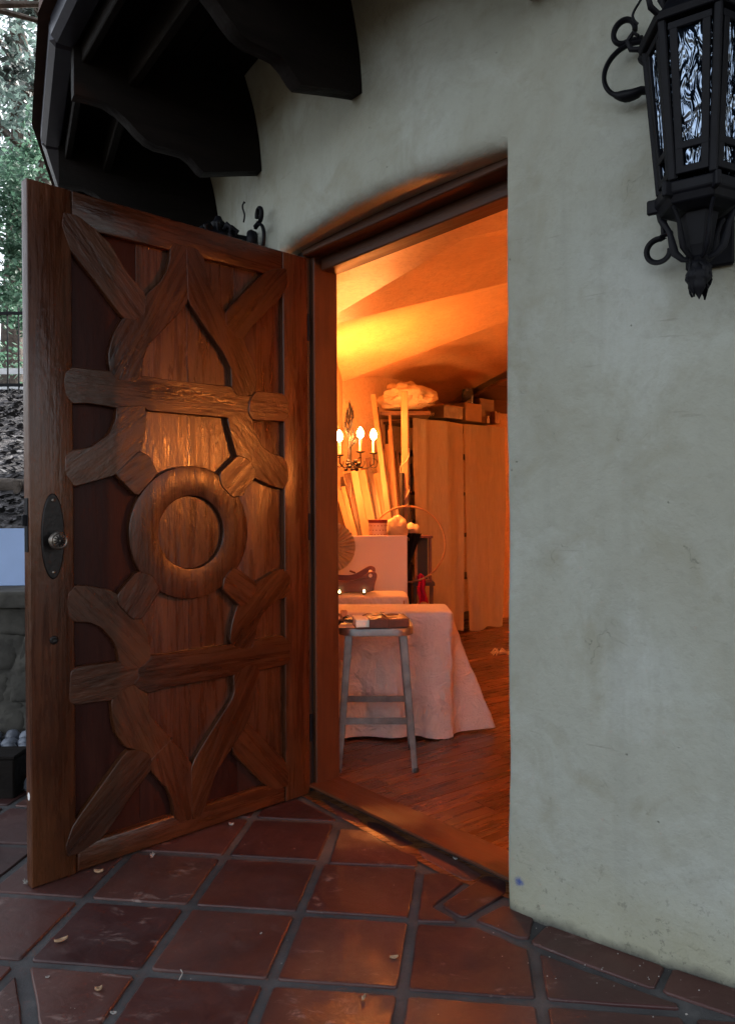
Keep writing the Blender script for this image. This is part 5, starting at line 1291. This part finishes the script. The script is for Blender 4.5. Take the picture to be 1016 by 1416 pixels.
# ------------------------------------------------------------------ hillside and garden beyond the door
def hz(x, y):
    ramp = max(0.0, min(1.0, (-1.35 - x) / 0.7)); ramp = ramp * ramp * (3 - 2 * ramp)
    pts = ((4.1, 0.72), (4.6, 0.88), (6.0, 1.33), (6.1, 1.44), (9.2, 2.62), (12, 3.1), (20, 4.4), (40, 7.0))
    z = pts[-1][1]
    for (a, za), (b, zb) in zip(pts, pts[1:]):
        if y <= b: z = za + (zb - za) * max(0, (y - a) / (b - a)); break
    return (z + 0.05 * noise.noise(Vector((x * 1.5, y * 1.5, 0))) + 0.03 * noise.noise(Vector((x * 6, y * 6, 2)))) * ramp - 0.05 * (1 - ramp)
def hill(u, w):
    y = 4.14 + 36 * w * w; x = -1.32 - 22 * u * u; return Vector((x, y, hz(x, y)))
tag(G().grid(hill, 70, 110).obj('hillside', M['litter'], smooth=80), 'leaf strewn slope rising behind the stone wall', kind='structure')
# loose leaves on the slope: nobody could count them
rr = random.Random(12); lv = []; lf = []
for k in range(5200):
    y = 4.4 + 6.0 * rr.random() ** 1.0; x = -0.452 * y + rr.uniform(-1.3, 0.9)
    if x > -1.5: continue
    z = hz(x, y) + 0.015; s = rr.uniform(0.02, 0.05); a = rr.uniform(0, 2 * pi); t1 = Vector((cos(a), sin(a), rr.uniform(-0.6, 0.6))) * s; t2 = Vector((-sin(a), cos(a), rr.uniform(-0.6, 0.6))) * s * 0.5
    c = Vector((x, y, z)); n0 = len(lv); lv += [c - t1, c - t2, c + t1, c + t2]; lf.append((n0, n0 + 1, n0 + 2, n0 + 3))
o = link('fallen_leaves', meshd('fallen_leaves', lv, lf), plain('grey_fallen_leaf', (0.055, 0.052, 0.056), 0.75, 0, 0.5, 3, 0)); tag(o, 'carpet of grey fallen leaves on the slope', kind='stuff')
# timber edging log half way up
lg = thing('edging_log', 'weathered log edging across the leafy slope', 'log', (-2.9, 6.05, 0))
G().tube([(-2.2, 0, hz(-5, 6.0) + 0.06), (0, 0.02, hz(-2.9, 6.0) + 0.065), (1.0, 0.0, hz(-1.95, 6.0) + 0.06)], [0.07, 0.066, 0.06], 12).obj('log', M['bark'], lg, smooth=60)
for x in (-1.0, 0.12): G().box((x, -0.09, hz(-2.9, 5.95) - 0.02), (0.05, 0.04, 0.28)).obj('stake', M['bark'], lg)
# retaining wall of rough stones with a cap
rw = thing('stone_wall', 'low rough stone retaining wall with a flat cap seen left of the door', 'wall', (0, 0, 0))
rr = random.Random(21)
def stone(c, d, seed):
    gg = G()
    def fn(u, w):
        a = 2 * pi * u; e = pi * (w - 0.5)
        q = Vector((cos(a) * cos(e), sin(a) * cos(e), sin(e))); q = Vector([math.copysign(abs(t) ** 0.3, t) for t in q])
        return Vector((q.x * d[0] / 2, q.y * d[1] / 2, q.z * d[2] / 2)) * (1 + 0.16 * noise.noise(q * 1.6 + Vector((seed, 0, 0))) + 0.07 * noise.noise(q * 5 + Vector((seed, 2, 0))))
    gg.grid(fn, 18, 10, wrap=True); return gg.obj('stone', M['stone'], rw, c, smooth=50)
for z0, h_ in ((0.0, 0.19), (0.19, 0.17), (0.36, 0.18), (0.54, 0.15)):
    x = -3.4 + rr.uniform(0, 0.2)
    while x < -1.2:
        w = rr.uniform(0.16, 0.36); stone((x + w / 2, 4.02 + rr.uniform(-0.01, 0.02), z0 + h_ / 2), (w * 1.0, 0.26, h_ * 1.03), x * 9 + z0 * 31); x += w
G().grid(lambda u, w: Vector((-3.45 + 2.3 * u, 3.912 + 0.02 * noise.noise(Vector((u * 26, w * 9, 4))) + 0.01 * noise.noise(Vector((u * 90, w * 30, 1))), 0.70 * w)), 160, 50).obj('mortar', M['stone'], rw, smooth=80)
G().box((-2.3, 4.10, 0.34), (2.3, 0.12, 0.68)).obj('mortar_core', M['dirt'], rw)
x = -3.4
while x < -1.25:
    w = rr.uniform(0.35, 0.6); G().box((0, 0, 0), (w - 0.012, 0.36, 0.085)).obj('cap_stone', M['stone'], rw, (x + w / 2, 4.02, 0.735 + rr.uniform(-0.005, 0.005)), bevel=0.014, seg=2); x += w
lb_ = thing('blue_board', 'pale blue white board propped upright on the stone wall cap', 'board', (-2.02, 4.10, 0.780), radians(6))
G().box((0, 0.03, 0.160), (0.30, 0.014, 0.318)).obj('panel', M['blue_board'], lb_, rot=(radians(-7), 0, 0), bevel=0.002)
G().box((-0.155, 0.036, 0.150), (0.02, 0.022, 0.30)).obj('batten', M['pole_dark'], lb_, rot=(radians(-7), 0, 0))
# cobbled strip and dark timber step at the terrace edge
cs = tag(G().grid(lambda u, w: Vector((-3.4 + 2.2 * u, 3.14 + 0.80 * w, 0.02 + 0.012 * noise.noise(Vector((u * 20, w * 9, 0))))), 40, 16).obj('cobble_bed', M['grout'], smooth=60), 'mortar bed of the cobbled strip by the stone wall', kind='structure')
for i in range(18):
    for j in range(7):
        x = -2.45 + 0.078 * i + rr.uniform(-0.012, 0.012) + 0.035 * (j % 2); y = 3.19 + 0.105 * j + rr.uniform(-0.015, 0.015)
        gg = G(); d = (rr.uniform(0.032, 0.042), rr.uniform(0.042, 0.054), rr.uniform(0.03, 0.045)); sd = rr.uniform(0, 50)
        gg.grid(lambda u, w: Vector((cos(2 * pi * u) * cos(pi * (w - .5)) * d[0], sin(2 * pi * u) * cos(pi * (w - .5)) * d[1], sin(pi * (w - .5)) * d[2])) * (1 + 0.12 * noise.noise(Vector((u * 4, w * 4, sd)))), 10, 6, wrap=True)
        gg.obj('cobble', M['cobble'], cs, (x, y, 0.035), (0, 0, rr.uniform(-0.6, 0.6)), smooth=60)
stp = thing('timber_step', 'short dark timber block at the edge of the terrace beside the cobbles', 'timber', (-1.535, 3.14, 0.0))
G().box((0, 0, 0.085), (0.15, 0.13, 0.165)).obj('block', M['eave'], stp, bevel=0.006)
G().box((0, 0, 0.176), (0.156, 0.136, 0.014)).obj('cap', M['eave'], stp, bevel=0.003)
# fence on the slope
fz = hz(-4.2, 9.2)
fe = thing('iron_fence', 'black iron fence at the top of the leafy slope', 'fence', (0, 9.2, 0))
for z in (fz + 0.10, fz + 0.98): G().box((-4.6, 0, z), (5.2, 0.03, 0.035)).obj('rail', M['iron'], fe)
for k in range(38):
    x = -7.1 + 0.135 * k; G().tube([(x, 0, hz(x, 9.2) - 0.02), (x, 0, fz + 1.05)], 0.011, 6).obj('bar', M['iron'], fe)
rl = thing('white_guard_rail', 'white two board rail running behind the iron fence', 'rail', (0, 9.75, 0))
for z in (fz + 0.17, fz + 0.37): G().box((-4.8, 0, z), (6.0, 0.03, 0.075)).obj('board', M['white_rail'], rl)
for k in range(4): G().box((-7.3 + 1.7 * k, 0.04, fz + 0.15), (0.09, 0.05, 0.75)).obj('post', M['white_rail'], rl)

# ------------------------------------------------------------------ trees
def tree(name, label, base, height, crown_c, crown_r, nleaf, leaf, mat, seed, trunk_r=0.16, limbs=9, clumps=60, droop=0.0):
    r = random.Random(seed); T = thing(name, label, 'tree', base)
    tr = G(); cc = Vector(crown_c)
    lean = Vector((cc.x * 0.5, cc.y * 0.5, 0))
    tp = [Vector((0, 0, -0.1)), Vector((lean.x * 0.2, lean.y * 0.2, height * 0.2)), Vector((lean.x * 0.7, lean.y * 0.7, height * 0.45)), Vector((lean.x, lean.y, height * 0.7)), Vector((lean.x * 1.2, lean.y * 1.2, height * 0.95))]
    tr.tube(tp, [trunk_r * 1.25, trunk_r, trunk_r * 0.75, trunk_r * 0.45, trunk_r * 0.12], 9)
    ends = []
    for k in range(limbs):
        s = r.uniform(0.4, 0.9); st_ = tp[1].lerp(tp[4], s); a = r.uniform(0, 2 * pi)
        en = cc + Vector((crown_r[0] * cos(a) * 0.8, crown_r[1] * sin(a) * 0.8, crown_r[2] * r.uniform(-0.5, 0.7)))
        mid = st_.lerp(en, 0.5) + Vector((r.uniform(-.3, .3), r.uniform(-.3, .3), r.uniform(0.1, 0.5)))
        tr.tube([st_, mid, en], [trunk_r * 0.42, trunk_r * 0.24, trunk_r * 0.06], 6); ends.append((mid, en))
    tr.obj('trunk', M['bark'], T, smooth=60)
    lv = []; lf = []; cl_ = []
    for k in range(clumps):
        while True:
            q = Vector((r.uniform(-1, 1), r.uniform(-1, 1), r.uniform(-1, 1)))
            if 0.25 < q.length < 1: break
        c = cc + Vector((q.x * crown_r[0], q.y * crown_r[1], q.z * crown_r[2])); cl_.append((c, r.uniform(0.22, 0.5) * min(crown_r) * 0.55))
    for mid, en in ends: cl_.append((en, 0.3 * min(crown_r)))
    for k in range(nleaf):
        c, cr = cl_[k % len(cl_)]
        g_ = Vector((r.gauss(0, 1), r.gauss(0, 1), r.gauss(0, 0.75))) * cr * 0.62
        p = c + g_; p.z -= droop * g_.length * r.random()
        s = leaf * r.uniform(0.6, 1.35); a = r.uniform(0, 2 * pi); e = r.uniform(-1.0, 0.6)
        t1 = Vector((cos(a) * cos(e), sin(a) * cos(e), sin(e))); t2 = t1.cross(Vector((r.uniform(-1, 1), r.uniform(-1, 1), r.uniform(-1, 1)))).normalized()
        n0 = len(lv); lv += [p - t1 * s * 0.5, p + t2 * s * 0.24 - t1 * s * 0.05, p + t1 * s * 0.5, p - t2 * s * 0.24 - t1 * s * 0.05]; lf.append((n0, n0 + 1, n0 + 2, n0 + 3))
    link('crown', meshd('crown', lv, lf), mat, T)
    return T
tree('oak_tree', 'tall pale blue green oak filling the sky beyond the fence', (-5.6, 13.0, hz(-5.6, 13)), 7.5, (0.1, 0, 4.9), (2.4, 2.0, 3.2), 7500, 0.13, M['leafA'], 4, 0.2, 12, 70)
tree('oak_tree', 'distant pale oak showing highest at the left of the eave', (-9.2, 19.5, hz(-9.2, 19.5)), 11, (0.4, 0, 8.0), (3.2, 2.6, 4.6), 5000, 0.2, M['leafA'], 11, 0.28, 12, 60)
tree('bay_tree', 'bright green bushy tree just above the door corner', (-4.15, 10.7, hz(-4.15, 10.7)), 3.6, (0.0, 0, 2.2), (1.2, 1.0, 1.7), 6500, 0.10, M['leafB'], 6, 0.09, 9, 50)
tree('bay_tree', 'darker green bushy tree at the far left behind the fence', (-5.75, 10.9, hz(-5.75, 10.9)), 3.9, (0.0, 0, 1.9), (1.15, 1.0, 1.7), 6500, 0.10, M['leafB'], 16, 0.09, 9, 50)
tree('live_oak', 'dark leafy oak whose branches hang over the eave at the top left', (-5.2, 5.6, hz(-5.2, 5.6)), 5.2, (2.35, 0.1, 3.9), (1.15, 1.0, 0.62), 1500, 0.075, M['leafC'], 8, 0.17, 10, 26, 0.3)

tree('live_oak', 'unseen dark oak added behind the viewpoint to shade the terrace', (4.2, -4.6, -0.05), 8.0, (-3.0, 1.0, 6.9), (5.4, 3.6, 1.5), 9000, 0.5, M['leafC'], 31, 0.34, 14, 90)  # canopy added out of view to cut the skylight on the terrace

# ------------------------------------------------------------------ litter on the tiles
def dry_leaf(label, x, y, L, w, rz, curl=0.01, mat='dry', z=0.0075):
    if mat == 'fluff': L *= 0.62; w *= 0.8; curl *= 0.6
    def fn(u, s):
        return Vector((L * (s - 0.5), w * (2 * u - 1) * sin(pi * (0.06 + 0.9 * s)), curl * ((2 * u - 1) ** 2 * 0.9 + (2 * s - 1) ** 2 * 0.6)))
    o = link('dry_leaf', G().grid(fn, 5, 9).me(), M[mat], None, (x, y, z), (RNG.uniform(-.12, .12), RNG.uniform(-.12, .12), rz), smooth=True)
    md = o.modifiers.new('t', 'SOLIDIFY'); md.thickness = 0.0012
    tag(o, label, 'leaf', 'dry leaves on the terrace')
dry_leaf('largest tan dry leaf on a tile left of the front grout cross', -0.849, 2.055, 0.036, 0.0075, 0.5, 0.008)
dry_leaf('tan leaf lying close under the bottom edge of the door', -0.885, 2.442, 0.03, 0.008, 0.1)
dry_leaf('pale curled leaf under the door edge near the hinge', -0.517, 2.803, 0.032, 0.010, -0.2, 0.014, 'fluff')
dry_leaf('small pale leaf alone on the tile in front of the doorway', 0.063, 1.970, 0.024, 0.0065, 0.2, 0.006)
dry_leaf('white petal like leaf against the threshold gap', 0.289, 2.524, 0.028, 0.007, -0.5, 0.008, 'fluff')
dry_leaf('small pale leaf on the grout line at the bottom left', -0.605, 1.758, 0.026, 0.006, 0.0, 0.008, 'fluff')
dry_leaf('tiny curled leaf on the front left tile with the broken corner', -0.819, 1.896, 0.018, 0.005, 0.6, 0.006, 'fluff')
dry_leaf('small reddish leaf near the middle of the broken corner tile', -0.67, 1.843, 0.018, 0.005, 0.3)
dry_leaf('tiny leaf beside the grout line near the frame bottom', -0.017, 1.802, 0.014, 0.0045, 0.9)
dry_leaf('tiny white leaf on the tile at the centre left', -0.304, 2.088, 0.012, 0.004, 0.9, 0.004, 'fluff')
tag(G().tube([(-0.488, 1.925, 0.009), (-0.478, 1.905, 0.013), (-0.482, 1.885, 0.008)], 0.0016, 5).obj('curled_twig', M['fluff'], smooth=60), 'pale curled twig lying across a grout line', 'twig')
for nm, lbl, x, y in (('seed_fluff', 'tuft of pale fluff under the middle of the door bottom', -0.741, 2.55), ('seed_fluff', 'wad of grey fluff caught at the free corner of the door', -1.092, 2.372)):
    t = thing(nm, lbl, 'fluff', (x, y, 0.0065), 0, 'fluff tufts at the door bottom')
    rr = random.Random(int(x * 100))
    for k in range(16):
        a = rr.uniform(0, 2 * pi); L = rr.uniform(0.004, 0.011); G().tube([(0, 0, 0.004), (L * cos(a), L * sin(a), rr.uniform(0.004, 0.018))], [0.0022, 0.0006], 4).obj('fibre', M['fluff'], t)
# grit along the foot of the wall
rr = random.Random(33); gv = []; gf_ = []
for k in range(110):
    az = rr.uniform(-131, -112); d = TR + 0.02 + abs(rr.gauss(0, 0.13)); p = pol(TC, d, az, 0.0075); s = rr.uniform(0.0006, 0.0022) * (2.2 if rr.random() < 0.05 else 1)
    n0 = len(gv); gv += [p + Vector((s, 0, 0)), p + Vector((-s, s, 0)), p + Vector((-s, -s, 0)), p + Vector((0, 0, s * 1.2))]; gf_ += [(n0, n0 + 1, n0 + 3), (n0 + 1, n0 + 2, n0 + 3), (n0 + 2, n0, n0 + 3)]
for k in range(50):
    x, y = rr.uniform(-1.2, 1.0), rr.uniform(1.6, 2.7); p = Vector((x, y, 0.0075)); s = rr.uniform(0.0005, 0.0016)
    n0 = len(gv); gv += [p + Vector((s, 0, 0)), p + Vector((-s, s, 0)), p + Vector((-s, -s, 0)), p + Vector((0, 0, s * 1.2))]; gf_ += [(n0, n0 + 1, n0 + 3), (n0 + 1, n0 + 2, n0 + 3), (n0 + 2, n0, n0 + 3)]
o = link('grit', meshd('grit', gv, gf_), M['fluff']); tag(o, 'white specks of grit on the tiles along the tower foot', kind='stuff')
